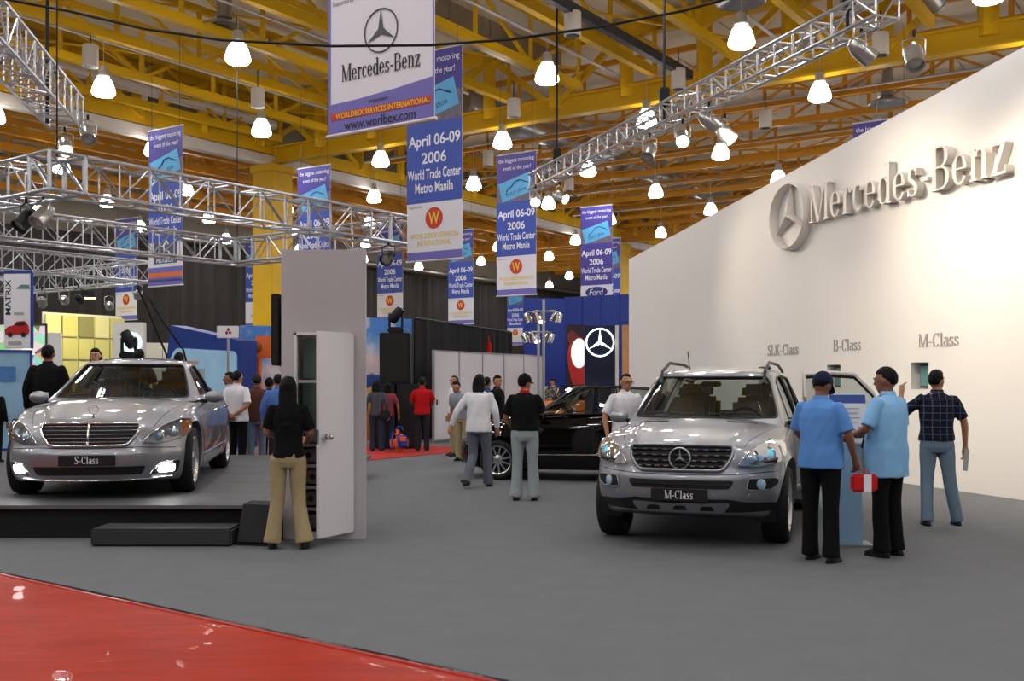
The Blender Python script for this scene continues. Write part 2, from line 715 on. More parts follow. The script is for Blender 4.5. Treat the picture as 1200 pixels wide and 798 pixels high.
# long black drape hung along the left side of the hall, in soft folds
b = MB()
rings = []
N = 260
top, bot, topb, botb = [], [], [], []
for i in range(N):
    u = 2 + 72 * i / (N - 1)
    o = .12 * sin(i * 1.9) + .06 * sin(i * .7)
    p = HL(u, 42.4 + o)
    q = HL(u, 42.5 + o)
    for arr, w, z in ((bot, p, 0), (top, p, 8.2), (topb, q, 8.2), (botb, q, 0)):
        arr.append(Vector((w.x, w.y, z)))
vs = bot + top + topb + botb
fs = []
for i in range(N - 1):
    for k in range(3):
        fs.append((k * N + i, k * N + i + 1, (k + 1) * N + i + 1, (k + 1) * N + i))
b.add(vs, fs)
tag(b.build('drape', M_DRAPE), 'long black drape covering the left side wall of the hall', 'curtain')

ceil = struct(put('ceiling', None, None, (0, 0, 0)))
v = -25.3
while v < 43:
    p = [HL(-31, v), HL(75.5, v), HL(75.5, v + 2.26), HL(-31, v + 2.26)]
    MB().prism([(q.x, q.y) for q in p], 11.3, 11.4, axes='XY').build('deck_panel', M_DECK, ceil, 0)
    v += 2.3
struct(quad_uv(-32, 76, -26, 44, 11.6, M_GREYP, 'ceiling', .1)).parent = ceil


def roof_truss(axis, k, a0, a1, zb, zt, step, chord, web, m, ibeam=False, top=True):
    t = put('roof_truss', None, ceil)

    def pt(a, z):
        return HL(a, k, z) if axis == 'u' else HL(k, a, z)
    n = max(1, int(round((a1 - a0) / step)))
    st = (a1 - a0) / n
    # chords
    w, h = chord
    # split the chord where it leaves the view so that each stays a simple bar
    member(t, 'bottom_chord', pt(a0, zb), pt(a1, zb), w, h, m, 'ibeam' if ibeam else 'box')
    if top:
        member(t, 'top_chord', pt(a0, zt), pt(a1, zt), w * .8, h * .8, m)
    for i in range(n + 1):
        p0, p1 = pt(a0 + i * st, zb), pt(a0 + i * st, zt)
        if in_view(p0, p1):
            member(t, 'post', p0, p1, web[0], web[0], m)
        if i < n:
            if i % 2:
                q0, q1 = pt(a0 + i * st, zb), pt(a0 + (i + 1) * st, zt)
            else:
                q0, q1 = pt(a0 + (i + 1) * st, zb), pt(a0 + i * st, zt)
            if in_view(q0, q1):
                member(t, 'diagonal', q0, q1, web[1], web[1], m)
    return t


# main girders across the hall
roof_truss('v', 25.4, -18, 26.9, 9.2, 11.0, 2.3, (.34, .56), (.34, .16), M_YEL, True)
roof_truss('v', 50.0, -4, 42, 9.2, 11.0, 2.3, (.3, .5), (.28, .14), M_ORG, True)
# light trusses between them in the near bay
j = 0
for j in range(-9, 12):
    vv = 1.0 + 2.3 * j
    roof_truss('u', vv, 6, 25.2, 9.65, 11.0, 2.4, (.19, .22), (.11, .08), M_YEL, False)
# cross beams in the far bay
for j in range(10):
    roof_truss('v', 27.8 + 2.45 * j, 2, 42, 9.75, 11.0, 2.3, (.16, .2), (.1, .07), M_ORG, False)
for j in range(8):
    roof_truss('v', 52.5 + 2.6 * j, 14, 42, 9.7, 11.0, 4.6, (.24, .28), (.14, .1), M_ORG, False)
for j in range(6):
    roof_truss('u', 29.2 + 2.3 * j, 12, 50, 9.4, 10.9, 4.8, (.2, .26), (.12, .09), M_ORG, False)

# long girder on the column line with the white fascia and grey panels above
g = put('column_girder', None, ceil)
member(g, 'fascia', HL(-4, 26.9, 9.0), HL(74, 26.9, 9.0), .3, .34, M_WSTEEL)
member(g, 'chord', HL(-4, 26.9, 9.42), HL(74, 26.9, 9.42), .34, .42, M_YEL)
member(g, 'chord', HL(-4, 26.9, 11.0), HL(74, 26.9, 11.0), .3, .4, M_YEL)
i = 0
u = -1.6
while u < 72:
    if in_view(HL(u, 26.9, 9.4), HL(u + 2.4, 26.9, 11)):
        member(g, 'post', HL(u, 26.8, 9.4), HL(u, 26.8, 11), .3, .3, M_YEL)
        a, c = (u, u + 2.4) if i % 2 else (u + 2.4, u)
        member(g, 'diagonal', HL(a, 26.75, 9.45), HL(c, 26.75, 10.95), .16, .16, M_YEL)
        q = [HL(u + .05, 27.1), HL(u + 2.35, 27.1), HL(u + 2.35, 27.16), HL(u + .05, 27.16)]
        MB().prism([(p.x, p.y) for p in q], 9.4, 11.1, axes='XY').build('infill_panel', M_GREYP, g, 0)
    u += 2.4
    i += 1
# white water pipe in front of the infill panels
pp = MB().tube([HL(4, 26.4, 10.3), HL(14.5, 26.4, 10.3), HL(15.3, 26.4, 10.15), HL(25, 26.4, 10.1)], .16, 10)
pp.build('water_pipe', M_WSTEEL, g)
for uu in (8, 11.5, 16.5, 20):
    MB().tube([HL(uu, 26.55, 9.6), HL(uu, 26.55, 11.0)], .1, 8).build('riser_pipe', M_WSTEEL, g)

# columns
for k, (uu, lab) in enumerate(((25.4, 'tall yellow box column with stepped head behind the white kiosk'), (50, 'yellow box column far back between the hanging event banners'))):
    t = thing('steel_column', lab, 'column', HL(uu, 26.9, 0), UANG)
    M_COL = M_YEL
    MB().bbox((0, 0, 4.3), (.95, .95, 8.6), .02).build('shaft', M_COL, t)
    MB().bbox((0, 0, 8.72), (1.05, 1.05, .24), .02).build('cap_plate', M_COL, t)
    MB().bbox((0, 0, .15), (1.15, 1.15, .3), .02).build('base_plinth', M_DGREY, t)

# thin sprinkler pipes and rod bracing under the deck
for k, vv in enumerate((4.4, 9.2, 13.9, 18.4, 23.0)):
    MB().tube([HL(7, vv, 9.95), HL(25, vv, 9.95)], .045, 8).build('sprinkler_pipe', M_WSTEEL, ceil)
for k, uu in enumerate((29, 33.8, 38.9, 43.8)):
    MB().tube([HL(uu, 3, 9.5), HL(uu, 26, 9.5)], .05, 8).build('sprinkler_pipe', M_WSTEEL, ceil)
for k in range(7):
    v0 = 1.0 + 4.6 * (k - 1)
    for (ua, ub) in ((8.4, 16.8), (16.8, 25.2)):
        member(ceil, 'rod_brace', HL(ua, v0, 10.1), HL(ub, v0 + 4.6, 10.1), .05, .05, M_YEL)
        member(ceil, 'rod_brace', HL(ua, v0 + 4.6, 10.12), HL(ub, v0, 10.12), .05, .05, M_YEL)
for k in range(5):
    u0 = 27.8 + 4.9 * k
    for v0 in (6, 13, 20):
        member(ceil, 'rod_brace', HL(u0, v0, 9.9), HL(u0 + 4.9, v0 + 7, 9.9), .06, .06, M_ORG)
        member(ceil, 'rod_brace', HL(u0, v0 + 7, 9.92), HL(u0 + 4.9, v0, 9.92), .06, .06, M_ORG)
# one dark steel runway beam slanting across the near bay
member(ceil, 'runway_beam', HL(9, 11.4, 9.35), HL(25, 11.4, 9.35), .16, .22, M_DGREY)

# air ducts
def duct(label, p0, p1, r, rect=None):
    t = thing('air_duct', label, 'duct', p0)
    L = p1 - p0
    n = max(2, int(L.length / 1.5))
    for i in range(n):
        a, c = L * (i / n), L * ((i + .985) / n)
        if rect:
            member(t, 'duct_section', a, c, rect[0], rect[1], M_DUCT)
        else:
            MB().cyl(a, c, r, n=16).build('duct_section', M_DUCT, t)
        d = (c - a).normalized()
        MB().cyl(c - d * .03, c + d * .05, r * 1.05 if not rect else .02, n=16).build('duct_collar', M_DUCT, t)
    return t


duct('ribbed silver rectangular air duct crossing high behind the nearest banner', HL(10, 15.6, 10.3), HL(25, 15.6, 10.3), .4, (.7, .5))
duct('round silver air duct high above the right end of the lighting truss', HL(12, 5.6, 10.2), HL(25, 5.6, 10.2), .42)
duct('round silver air duct running away under the far orange roof beams', HL(27, 20.2, 10.4), HL(62, 20.2, 10.4), .45)
duct('thin silver duct running along the top of the black drape', HL(30, 42, 8.5), HL(74, 42, 8.5), .17)


def diffuser(label, p):
    t = thing('air_diffuser', label, 'air vent', p)
    MB().lathe([(.18, .55), (.18, .12), (.26, .08)], 20).build('neck', M_DUCT, t)
    for k in range(4):
        MB().lathe([(.2 + .09 * k, .05 - .035 * k), (.27 + .09 * k, -.01 - .035 * k), (.25 + .09 * k, -.02 - .035 * k)], 24).build('cone_ring', M_DUCT, t)
    MB().cyl((0, 0, .5), (0, 0, .9), .15, n=12).build('drop_pipe', M_DUCT, t)


diffuser('round silver ceiling diffuser beside the lamp left of the nearest banner', P(263, 27, 24.5))
diffuser('round silver ceiling diffuser at the top edge above the lighting truss', P(868, -3, 23))
diffuser('round silver ceiling diffuser right above a far lamp left of the white wall', P(776, 199, 42))
diffuser('round ceiling diffuser above the lamp nearest the top edge of the white wall', P(842, 224, 46))
diffuser('round ceiling diffuser over the blue banner top behind the white wall', P(1040, 117, 30))

# small white cylinder speakers hanging from the beams
spk = None
for k, (x, y, lab) in enumerate(((106, 66, 'left of the pendant lamp over the diagonal truss'), (302, 115, 'right under the yellow beam left of the nearest banner'),
                            (403, 130, 'peeking out just under the nearest banner'), (602, 127, 'on the main girder left of the middle lamp'),
                            (671, 28, 'near the top edge, highest in the middle'), (795, 93, 'beside the hanging rod on the right truss'),
                            (1032, 52, 'on the yellow girder above the white wall'), (897, 140, 'small, above the white wall left of the big lamp'),
                            (572, 186, 'right of the tall blue event banner'), (667, 216, 'far one just below the right truss'))):
    Yk = F * (9.05 - CH) / (HZ - y)
    p = P(x, y, Yk)
    if spk is None:
        t = thing('hanging_speaker', '', 'speaker', p)
        MB().lathe([(.02, .25), (.17, .25), (.18, .23), (.18, -.23), (.17, -.25), (.02, -.25)], 20).build('speaker_can', M_WSTEEL, t)
        MB().lathe([(.15, -.256), (.01, -.262)], 16).build('speaker_grille', M_DGREY, t)
        MB().cyl((0, 0, .25), (0, 0, .75), .015, n=6).build('drop_rod', M_DGREY, t)
        spk = t
    else:
        t = copy_tree(spk, None, p)
    t['label'] = 'white cylinder speaker under the roof, ' + lab
    t['group'] = 'white cylinder speakers under the roof'

# ================================================================== high bay lamps on the measured lattice
NAMED = {(862, 42): 'brightest big pendant lamp touching the right truss near the top edge',
         (288, 70): 'big glowing bell pendant lamp left of the nearest white banner',
         (638, 86): 'big glowing bell pendant lamp between tall blue banner and right truss',
         (144, 112): 'glowing bell pendant lamp right of the diagonal truss at upper left',
         (958, 105): 'big glowing bell pendant lamp above the sloping top of the white wall',
         (314, 152): 'glowing bell pendant lamp just above the top of the yellow column',
         (588, 163): 'glowing bell pendant lamp right beside the tall blue event banner',
         (447, 186): 'glowing bell pendant lamp under the left corner of the nearest banner',
         (848, 176): 'glowing bell pendant lamp right of the hanging spotlights, above white wall',
         (62, 10): 'glowing bell pendant lamp cut by the top edge at upper left'}
lamp_proto = None
LAMPS = []
US = [15.4 + 4.92 * i for i in range(-5, 11)]
VS = [8.15 + 4.6 * j for j in range(-4, 8)]
M_NECK = mat('lamp_neck', (205, 203, 200), .35, .4, vary=.1)
for u in US:
    for v in VS:
        if abs(v - 26.9) < 1 and (abs(u - 25.4) < 1 or abs(u - 50) < 1):
            continue
        p = HL(u, v, 8.5)
        px = to_px(p)
        vis = -120 < px[0] < 1320 and -120 < px[1] < 500
        if lamp_proto is None:
            t0_ = None
            t = thing('pendant_lamp', '', 'lamp', p)
            MB().lathe([(.11, .2), (.165, .17), (.205, .1), (.238, 0), (.265, -.1), (.272, -.14), (.256, -.18), (.215, -.215)], 20).build('lamp_shade', M_GLOW, t, 60)
            MB().lathe([(.216, -.214), (.15, -.222), (.01, -.226)], 20).build('lamp_diffuser', M_GLOWB, t, 60)
            MB().lathe([(.03, .46), (.1, .46), (.115, .4), (.115, .3), (.15, .25), (.14, .22), (.02, .22)], 16).build('lamp_housing', M_NECK, t)
            MB().cyl((0, 0, .45), (0, 0, 1.25), .009, n=6).build('hanging_rod', M_NECK, t)
            lamp_proto = t
        else:
            t = copy_tree(lamp_proto, None, p)
        lab = None
        for (nx, ny), l in NAMED.items():
            if abs(px[0] - nx) < 22 and abs(px[1] - ny) < 20:
                lab = l
        hid = px[0] > 737 and px[1] > 304 - .538 * (px[0] - 737) and p.y > 14
        t['label'] = lab or ('bell pendant lamp hidden behind the white display wall' if hid else 'bell pendant lamp of the rows behind and beside the viewer')

        if vis and not lab and not hid:
            LAMPS.append((px, t))
        t['group'] = 'bell pendant lamps hanging in rows from the roof'

MARKS = [((445, 75), 'the nearest white banner'), ((510, 190), 'the tall blue banner'), ((605, 270), 'the banner at the right truss end'), ((699, 300), 'the oval logo banner'),
         ((194, 245), 'the lion logo banner'), ((148, 320), 'the banner over the yellow booth'), ((457, 340), 'the banner right of the kiosk top'), ((540, 345), 'the banner on the black drape'),
         ((300, 350), 'the round logo banner'), ((325, 280), 'the yellow column'), ((30, 230), 'the left truss corner'), ((820, 100), 'the right lighting truss'), ((980, 150), 'the sloping wall top'), ((40, 60), 'the diagonal truss'), ((615, 345), 'the smallest banner'), ((770, 270), 'the left end of the white wall'), ((640, 200), 'the far end of the right truss')]
ORD = ['leftmost', 'second from left', 'third from left', 'fourth from left', 'fifth from left', 'sixth from left', 'seventh from left', 'eighth from left', 'ninth from left', 'tenth from left', 'eleventh from left', 'twelfth from left']
by = {}
for px, t in LAMPS:
    mk = min(MARKS, key=lambda q: (q[0][0] - px[0]) ** 2 + (q[0][1] - px[1]) ** 2)[1]
    by.setdefault(mk, []).append((px[0], t))
for mk, ls in by.items():
    ls.sort(key=lambda q: q[0])
    for i, (x, t) in enumerate(ls):
        t['label'] = 'glowing bell lamp, %s of those near %s' % ((ORD[i] if i < 12 else '%dth from left' % (i + 1)), mk)

# ================================================================== the big white display wall
WA = Vector((2.96, 27.0, 0))
WD = Vector((0.2873, -0.9578, 0))
WANG = math.atan2(WD.y, WD.x)


def s_of(px):
    q = (px - 600) / F
    Y = 11.06 / (q + 0.3)
    return (27.0 - Y) / 0.9578, Y


WL = 21.5
b = MB()
b.prism([(0, 0), (WL, 0), (WL, 4.67 + .1015 * WL), (0, 4.67)], 0, .35)
ww = b.mesh('wall_display', M_WHITE, 0)
wob = put('wall_display', ww, None, WA, WANG)
niches = []
for px0, px1 in ((889, 903), (969, 985), (1067, 1088)):
    niches.append((s_of(px0)[0], s_of(px1)[0], 1.46, 1.87))
cut = MB()
for a, c, z0, z1 in niches:
    cut.box(((a + c) / 2, 0, (z0 + z1) / 2), (c - a, .36, z1 - z0))
co = put('cutter', cut.mesh('cutter', M_WHITE, 0), None, WA, WANG)
md = wob.modifiers.new('n', 'BOOLEAN')
md.operation = 'DIFFERENCE'
md.object = co
md.solver = 'EXACT'
bpy.context.view_layer.update()
nm = bpy.data.meshes.new_from_object(wob.evaluated_get(bpy.context.evaluated_depsgraph_get()))
wob.modifiers.clear()
wob.data = nm
bpy.data.objects.remove(co)
struct(wob)
M_TEAL = mat('screen_teal', (92, 128, 128), .3, vary=.5, scale=14, emit=.12)
for k, (a, c, z0, z1) in enumerate(niches):
    mn = thing('niche_monitor', ['small screen set in the wall niche furthest left behind the silver car roof', 'small screen set in the wall niche behind the open car door',
                                 'small teal screen set in the wall niche beside the plaid shirted man'][k], 'monitor', WA + WD * ((a + c) / 2 + .05), WANG)
    MB().bbox((0, .13, (z0 + z1) / 2), ((c - a) * .86, .04, (z1 - z0) * .9), .008).build('monitor_case', M_DGREY, mn)
    MB().bbox((0, .107, (z0 + z1) / 2), ((c - a) * .74, .01, (z1 - z0) * .74), .002).build('monitor_screen', M_TEAL, mn)
M_GREYL = mat('grey_print', (172, 166, 160), .6, vary=.02)
for txt, p0, p1, py in (('SLK-Class', 900, 936, 416), ('B-Class', 977, 1009, 411), ('M-Class', 1077, 1124, 406)):
    s0, Y0 = s_of(p0)
    s1, Y1 = s_of(p1)
    z = CH + (HZ - py) * (Y0 + Y1) / 2 / F
    t = thing('class_lettering', {'S': 'grey raised lettering reading SLK-Class on the white wall', 'B': 'grey raised lettering reading B-Class on the white wall', 'M': 'grey raised lettering reading M-Class on the white wall'}[txt[0]], 'lettering', WA + WD * s0, WANG)
    serif_line(t, txt, M_GREYL, 0, z, s1 - s0, .2, -.012, 0, split=True)
s0, Y0 = s_of(957)
s1, Y1 = s_of(1190)
t = thing('logo_lettering', 'large raised metal serif logo lettering across the white wall', 'lettering', WA + WD * s0, WANG)
zc = CH + (HZ - 262) * Y0 / F
serif_line(t, 'Mercedes-Benz', M_LETTER, 0, zc, s1 - s0, .64, -.15, -.02, split=True)
s2, Y2 = s_of(931)
t = thing('star_emblem', 'large round metal three-pointed star emblem on the white wall', 'emblem', WA + WD * s2, WANG)
star_badge(t, M_LETTER, (0, 0, CH + (HZ - 254) * Y2 / F), .62, .18, .1)

# ================================================================== platform, step, kiosk
t = thing('platform', 'low raised carpeted platform with black front under the silver saloon', 'platform', (0, 0, 0))
M_STAGE = mat('platform_carpet', (86, 87, 90), .6, vary=.1, scale=3, bump=.3, bscale=140)
for k in range(6):
    y0 = 10.72 + k * 1.22
    MB().bbox((-8.9, y0 + .605, .315), (13.05, 1.208, .05), .004).build('deck_board', M_STAGE, t)
MB().box((-8.9, 14.36, .145), (12.9, 7.2, .29)).build('fascia', M_BLK, t, 0)
MB().box((-8.9, 10.705, .322), (13.05, .03, .036)).build('edge_trim', mat('edge_metal', (120, 120, 120), .5, .6, vary=.1), t, 0)
t = thing('step', 'low dark grey carpeted step in front of the platform', 'step', (-3.36, 10.42, 0))
MB().bbox((0, 0, .085), (1.35, .44, .17), .02).build('step_box', M_DGREY, t)
MB().bbox((0, 0, .012), (1.32, .41, .024), .004).build('kick_base', M_BLK, t)

t = thing('floor_monitor', 'black wedge floor loudspeaker beside the woman in khaki trousers', 'speaker', (-2.47, 10.44, 0), radians(-12))
MB().prism([(-.2, 0), (.22, 0), (.22, .3), (.12, .4), (-.05, .38)], -.15, .15, axes='YZ').build('cabinet', M_BLK, t)
M_GRL = mat('speaker_grille_cloth', (26, 26, 27), .8, vary=.2, scale=60)
MB().prism([(-.19, .03), (-.215, .04), (-.07, .38), (-.045, .37)], -.135, .135, axes='YZ').build('grille', M_GRL, t)

KX0, KX1, KY, KH = -2.31, -1.465, 10.68, 2.9
k = thing('display_kiosk', 'tall narrow pale grey kiosk booth with its door standing open', 'kiosk', ((KX0 + KX1) / 2, KY, 0))
hw = (KX1 - KX0) / 2
dx0, dx1, dz0, dz1 = -hw + .13, -hw + .71, .07, 2.07
for c, s in ((((-hw + dx0) / 2, .03, KH / 2), (dx0 + hw, .06, KH)), (((dx1 + hw) / 2, .03, KH / 2), (hw - dx1, .06, KH)),
             (((dx0 + dx1) / 2, .03, (dz1 + KH) / 2), (dx1 - dx0, .06, KH - dz1)), (((dx0 + dx1) / 2, .03, dz0 / 2), (dx1 - dx0, .06, dz0))):
    MB().box(c, s).build('front_panel', M_KIOSK, k, 0)
D = .75
MB().box((-hw + .03, .06 + D / 2, KH / 2), (.04, D, KH)).build('side_panel', M_KIOSK, k, 0)
MB().box((hw - .13, .06 + D / 2, KH / 2), (.04, D, KH)).build('side_panel', M_KIOSK, k, 0)
MB().box((-.05, .06 + D, KH / 2), (hw * 2 - .16, .03, KH)).build('back_panel', M_KIOSK, k, 0)
MB().box((-.05, .06 + D / 2, .03), (hw * 2 - .2, D - .04, .06)).build('floor_panel', M_DGREY, k, 0)
M_TRIMW = mat('frame_white', (225, 225, 220), .5, vary=.02)
for x in (dx0 + .012, dx1 - .012):
    MB().box((x, .02, (dz0 + dz1) / 2), (.024, .07, dz1 - dz0)).build('door_frame', M_TRIMW, k, 0)
MB().box(((dx0 + dx1) / 2, .02, dz1 - .012), (dx1 - dx0, .07, .024)).build('door_frame', M_TRIMW, k, 0)
M_MIR = mat('greenish_mirror', (150, 178, 160), .1, .7, vary=.2, scale=3)
MB().box((-.05, .5, 1.82), (.5, .02, .42)).build('back_mirror', M_MIR, k, 0)
MB().box((-.05, .48, 1.25), (.5, .02, .62)).build('back_mirror', M_MIR, k, 0)
for z in (1.58, .93, .72, .5, .28):
    MB().bbox((-.06, .42, z), (.58, .5, .03), .004).build('shelf', M_TRIMW if z > 1 else M_ALU, k)
M_EQ = mat('equipment_metal', (120, 122, 124), .4, .6, vary=.3, scale=20)
eq = 0
for z, w in ((.52, .3), (.3, .42), (.74, .36), (.94, .26), (.09, .4)):
    e = tag(MB().bbox((0, 0, .07), (w, .26, .14), .01).build('equipment_box', M_EQ, None, loc=(-1.99 - .02 * eq, KY + .36, z + .015 if z > .1 else .075)), 'grey metal equipment box on the %s level inside the open kiosk' % ['middle', 'lower', 'second highest', 'highest', 'bottom'][eq], 'box', 'equipment boxes inside the kiosk')
    MB().cyl((-.05, -.128, .07), (-.05, -.145, .07), .03, n=12).build('dial', M_BLK, e)
    eq += 1
# the open door, hinged on the right
dr = put('door', None, k, (dx1 - .01, -.005, 0), radians(63))
MB().bbox((-.285, -.018, (dz0 + dz1) / 2), (.57, .036, dz1 - dz0 - .02), .004).build('door_leaf', mat('door_paint', (224, 222, 224), .5, vary=.01), dr)
kb = MB()
kb.lathe([(.0, -.105), (.025, -.1), (.034, -.08), (.025, -.06), (.012, -.055), (.012, -.036), (.03, -.034), (.03, 0)], 16, (-.5, -.036, 1.05), 'Y')
kb.build('door_knob', M_CHROME, dr)
for z in (.35, 1.1, 1.85):
    MB().cyl((0, -.01, z - .05), (0, -.01, z + .05), .012, n=8).build('hinge', M_CHROME, dr)
MB().bbox((-.568, -.018, 1.05), (.006, .03, .14), .001).build('latch_plate', M_CHROME, dr)
tv = thing('wall_television', 'thin black television on the left side of the white kiosk', 'television', (KX0 - .01, KY + .35, 2.1))
MB().bbox((-.055, .12, .0), (.075, .95, .72), .01).build('tv_case', M_BLK, tv)
MB().bbox((-.096, .12, .0), (.006, .88, .64), .002).build('tv_screen', mat('tv_glass', (16, 18, 22), .1, coat=1, vary=0), tv)
MB().box((-.008, .12, 0), (.03, .2, .2)).build('wall_bracket', M_DGREY, tv, 0)

# ================================================================== carpets
A0, B0 = G(0, 674), G(560, 796)
dirc = (B0 - A0).normalized()
nrm = Vector((dirc.y, -dirc.x, 0))
nrm = -nrm if nrm.y > 0 else nrm
a, c = A0 - dirc * 6, B0 + dirc * 6
t = thing('red_carpet', 'shiny plastic-covered red carpet crossing the near left corner', 'carpet', (0, 0, 0))
b = MB()
NX, NY = 150, 40
vs = []
for i in range(NX + 1):
    for jj in range(NY + 1):
        p = a.lerp(c, i / NX) + nrm * (3.4 * jj / NY)
        q = p * 1.0
        ridge = noise.noise(Vector((dirc.dot(q) * .9, nrm.dot(q) * 5.2, 3.1)))
        z = .008 + .006 * noise.noise(q * 2.0) + .008 * max(0, ridge - .25)
        if jj == 0:
            z = .002
        vs.append((p.x, p.y, z))
fs = [(i * (NY + 1) + jj, (i + 1) * (NY + 1) + jj, (i + 1) * (NY + 1) + jj + 1, i * (NY + 1) + jj + 1) for i in range(NX) for jj in range(NY)]
b.add(vs, fs)
b.build('carpet_sheet', M_RED, t)
M_PLAST = mat('clear_edge_tape', (196, 70, 66), .16, vary=.05, coat=1)
b = MB()
pts = []
for i in range(121):
    p = a.lerp(c, i / 120)
    pts.append(Vector((p.x, p.y, .006 + .004 * noise.noise(p * 1.6))))
b.tube(pts, .012, 8)
b.build('edge_cord', M_PLAST, t)
vs, fs = [], []
for i in range(241):
    p = a.lerp(c, i / 240)
    for q, z in ((0, .016), (.03, .012), (.06, .009), (.085, .003)):
        w = p - nrm * q
        vs.append((w.x, w.y, z + .006 * (noise.noise(Vector((i * .09, q * 8, 1))) + .4) * (1 if q < .08 else 0)))
for i in range(240):
    for k_ in range(3):
        fs.append((i * 4 + k_, i * 4 + k_ + 1, i * 4 + k_ + 5, i * 4 + k_ + 4))
MB().add(vs, fs).build('edge_film', thin_glass('clear_film', (.9, .9, .92), .16, .03), t)
t = tag(quad_uv(12.6, 20.5, 14.3, 17.8, .012, M_REDDRY, 'aisle_carpet', .01), 'long red carpet strip along the aisle far behind the cars', 'carpet')

# ================================================================== aluminium lighting trusses
def box_truss(label, p0, p1, s=.45, bay=.5, name='lighting_truss', r=.05, w=.026):
    p0, p1 = Vector(p0), Vector(p1)
    t = thing(name, label, 'truss', p0)
    L = p1 - p0
    d = L.normalized()
    x = Vector((d.y, -d.x, 0)).normalized()
    z = Vector((0, 0, 1))
    n = max(2, int(round(L.length / bay)))
    cs = [x * (s / 2 * a) + z * (s / 2 * c) for a, c in ((1, 1), (-1, 1), (-1, -1), (1, -1))]
    for c in cs:
        MB().cyl(c, c + L, r / 2, n=10).build('chord', M_ALU, t)
    for i in range(n + 1):
        q = L * (i / n)
        for f in range(4):
            c0, c1 = cs[f], cs[(f + 1) % 4]
            if in_view(p0 + q + c0, p0 + q + c1, 120):
                member(t, 'brace', q + c0, q + c1, w, w, M_ALU, 'cyl')
            if i < n:
                q2 = L * ((i + 1) / n)
                if in_view(p0 + q + c0, p0 + q2 + c1, 120):
                    e0, e1 = (q + c0, q2 + c1) if i % 2 else (q + c1, q2 + c0)
                    member(t, 'brace', e0, e1, w, w, M_ALU, 'cyl')
    return t


RT0, RT1 = P(1040, -32, 12.3), P(628, 214, 23.4)
RT0.z = RT1.z = 5.95
rt = box_truss('long aluminium lighting truss slanting over the stand before the white wall', RT0, RT1, .32, .42)
for px, yy in ((1005, 13.0), (737, 17.6), (648, 22.2)):
    f = (yy - RT0.y) / (RT1.y - RT0.y)
    q = RT0.lerp(RT1, f) - RT0
    MB().cyl(q + Vector((0, 0, -.1)), q + Vector((0, 0, 5.2)), .022, n=6).build('hanging_rod', M_BLK, rt)
    MB().bbox(q + Vector((0, 0, .32)), (.16, .16, .3), .02).build('hoist', M_BLK, rt)

e1 = Vector((.6, .8, 0))
e2 = Vector((-.8, .6, 0))
C1 = Vector((-6.1, 14.3, 4.35))
C4 = C1 + e1 * 7.0
C3 = C4 + e2 * 5.0
C2 = C1 + e2 * 5.0
tr = box_truss('nearest side of the square aluminium truss frame over the saloon, running right', C1 + e1 * .28, C4 - e1 * .28, .5, .5)
box_truss('left side of the square aluminium truss frame, leaving the picture', C1 + e2 * .28, C2 - e2 * .28, .5, .5)
box_truss('far side of the square aluminium truss frame, behind the blue lion banner', C2 + e1 * .28, C3 - e1 * .28, .5, .5)
box_truss('right side of the square aluminium truss frame above the kiosk top', C3 - e2 * .28, C4 + e2 * .28, .5, .5)
for k, (c, lab) in enumerate(((C1, 'near left cube corner block of the aluminium truss frame'), (C4, 'right cube corner block of the aluminium truss frame near the tall blue banner'),
                              (C3, 'far cube corner block of the aluminium truss frame by the yellow column'))):
    t = thing('truss_corner', lab, 'truss', c, math.atan2(.8, .6))
    h = .25
    for sx in (-1, 1):
        for sz in (-1, 1):
            for ax in range(3):
                o = [sx * h, sz * h]
                a3, b3 = [0, 0, 0], [0, 0, 0]
                idx = [q for q in range(3) if q != ax]
                for q, vv in zip(idx, o):
                    a3[q] = b3[q] = vv
                a3[ax], b3[ax] = -h, h
                MB().cyl(a3, b3, .028, n=8).build('corner_rail', M_ALU, t)
    for sx in (-1, 1):
        MB().cyl((sx * h, -h, -h), (sx * h, h, h), .015, n=6).build('brace', M_ALU, t)
        MB().cyl((-h, sx * h, h), (h, sx * h, -h), .015, n=6).build('brace', M_ALU, t)
    MB().cyl((0, 0, h), (0, 0, 5.2), .012, n=6).build('hanging_chain', M_BLK, t)
D1 = Vector((-9.35, 27.0, 4.35))
box_truss('distant aluminium truss over the yellow-lit booth at far left', D1, D1 - e1 * 7, .5, .5)
box_truss('distant aluminium truss returning behind the hanging car poster', D1, D1 + e2 * 9, .5, .6)
T1a, T1b = P(-60, -10, 11.6), P(78, 130, 17.2)
T1a.z = T1b.z = 5.9
t1 = box_truss('steep diagonal aluminium truss in the upper left corner', T1a, T1b, .5, .45)
MB().cyl(T1b - T1a - Vector((0.05, .6, .3)), T1b - T1a + Vector((-.05, -.6, 4.5)), .03, n=6).build('hanging_rod', M_BLK, t1)


# ================================================================== stage spotlights
M_CAN = mat('spot_can_silver', (188, 186, 182), .28, .85, vary=.05)
M_CANB = mat('spot_can_black', (20, 20, 21), .5, .3, vary=.05)
M_LENS = mat('spot_lens_lit', (255, 236, 205), .2, vary=0, emit=14)
M_LENSOFF = mat('spot_lens_dim', (210, 205, 195), .15, vary=0, metal=.5)


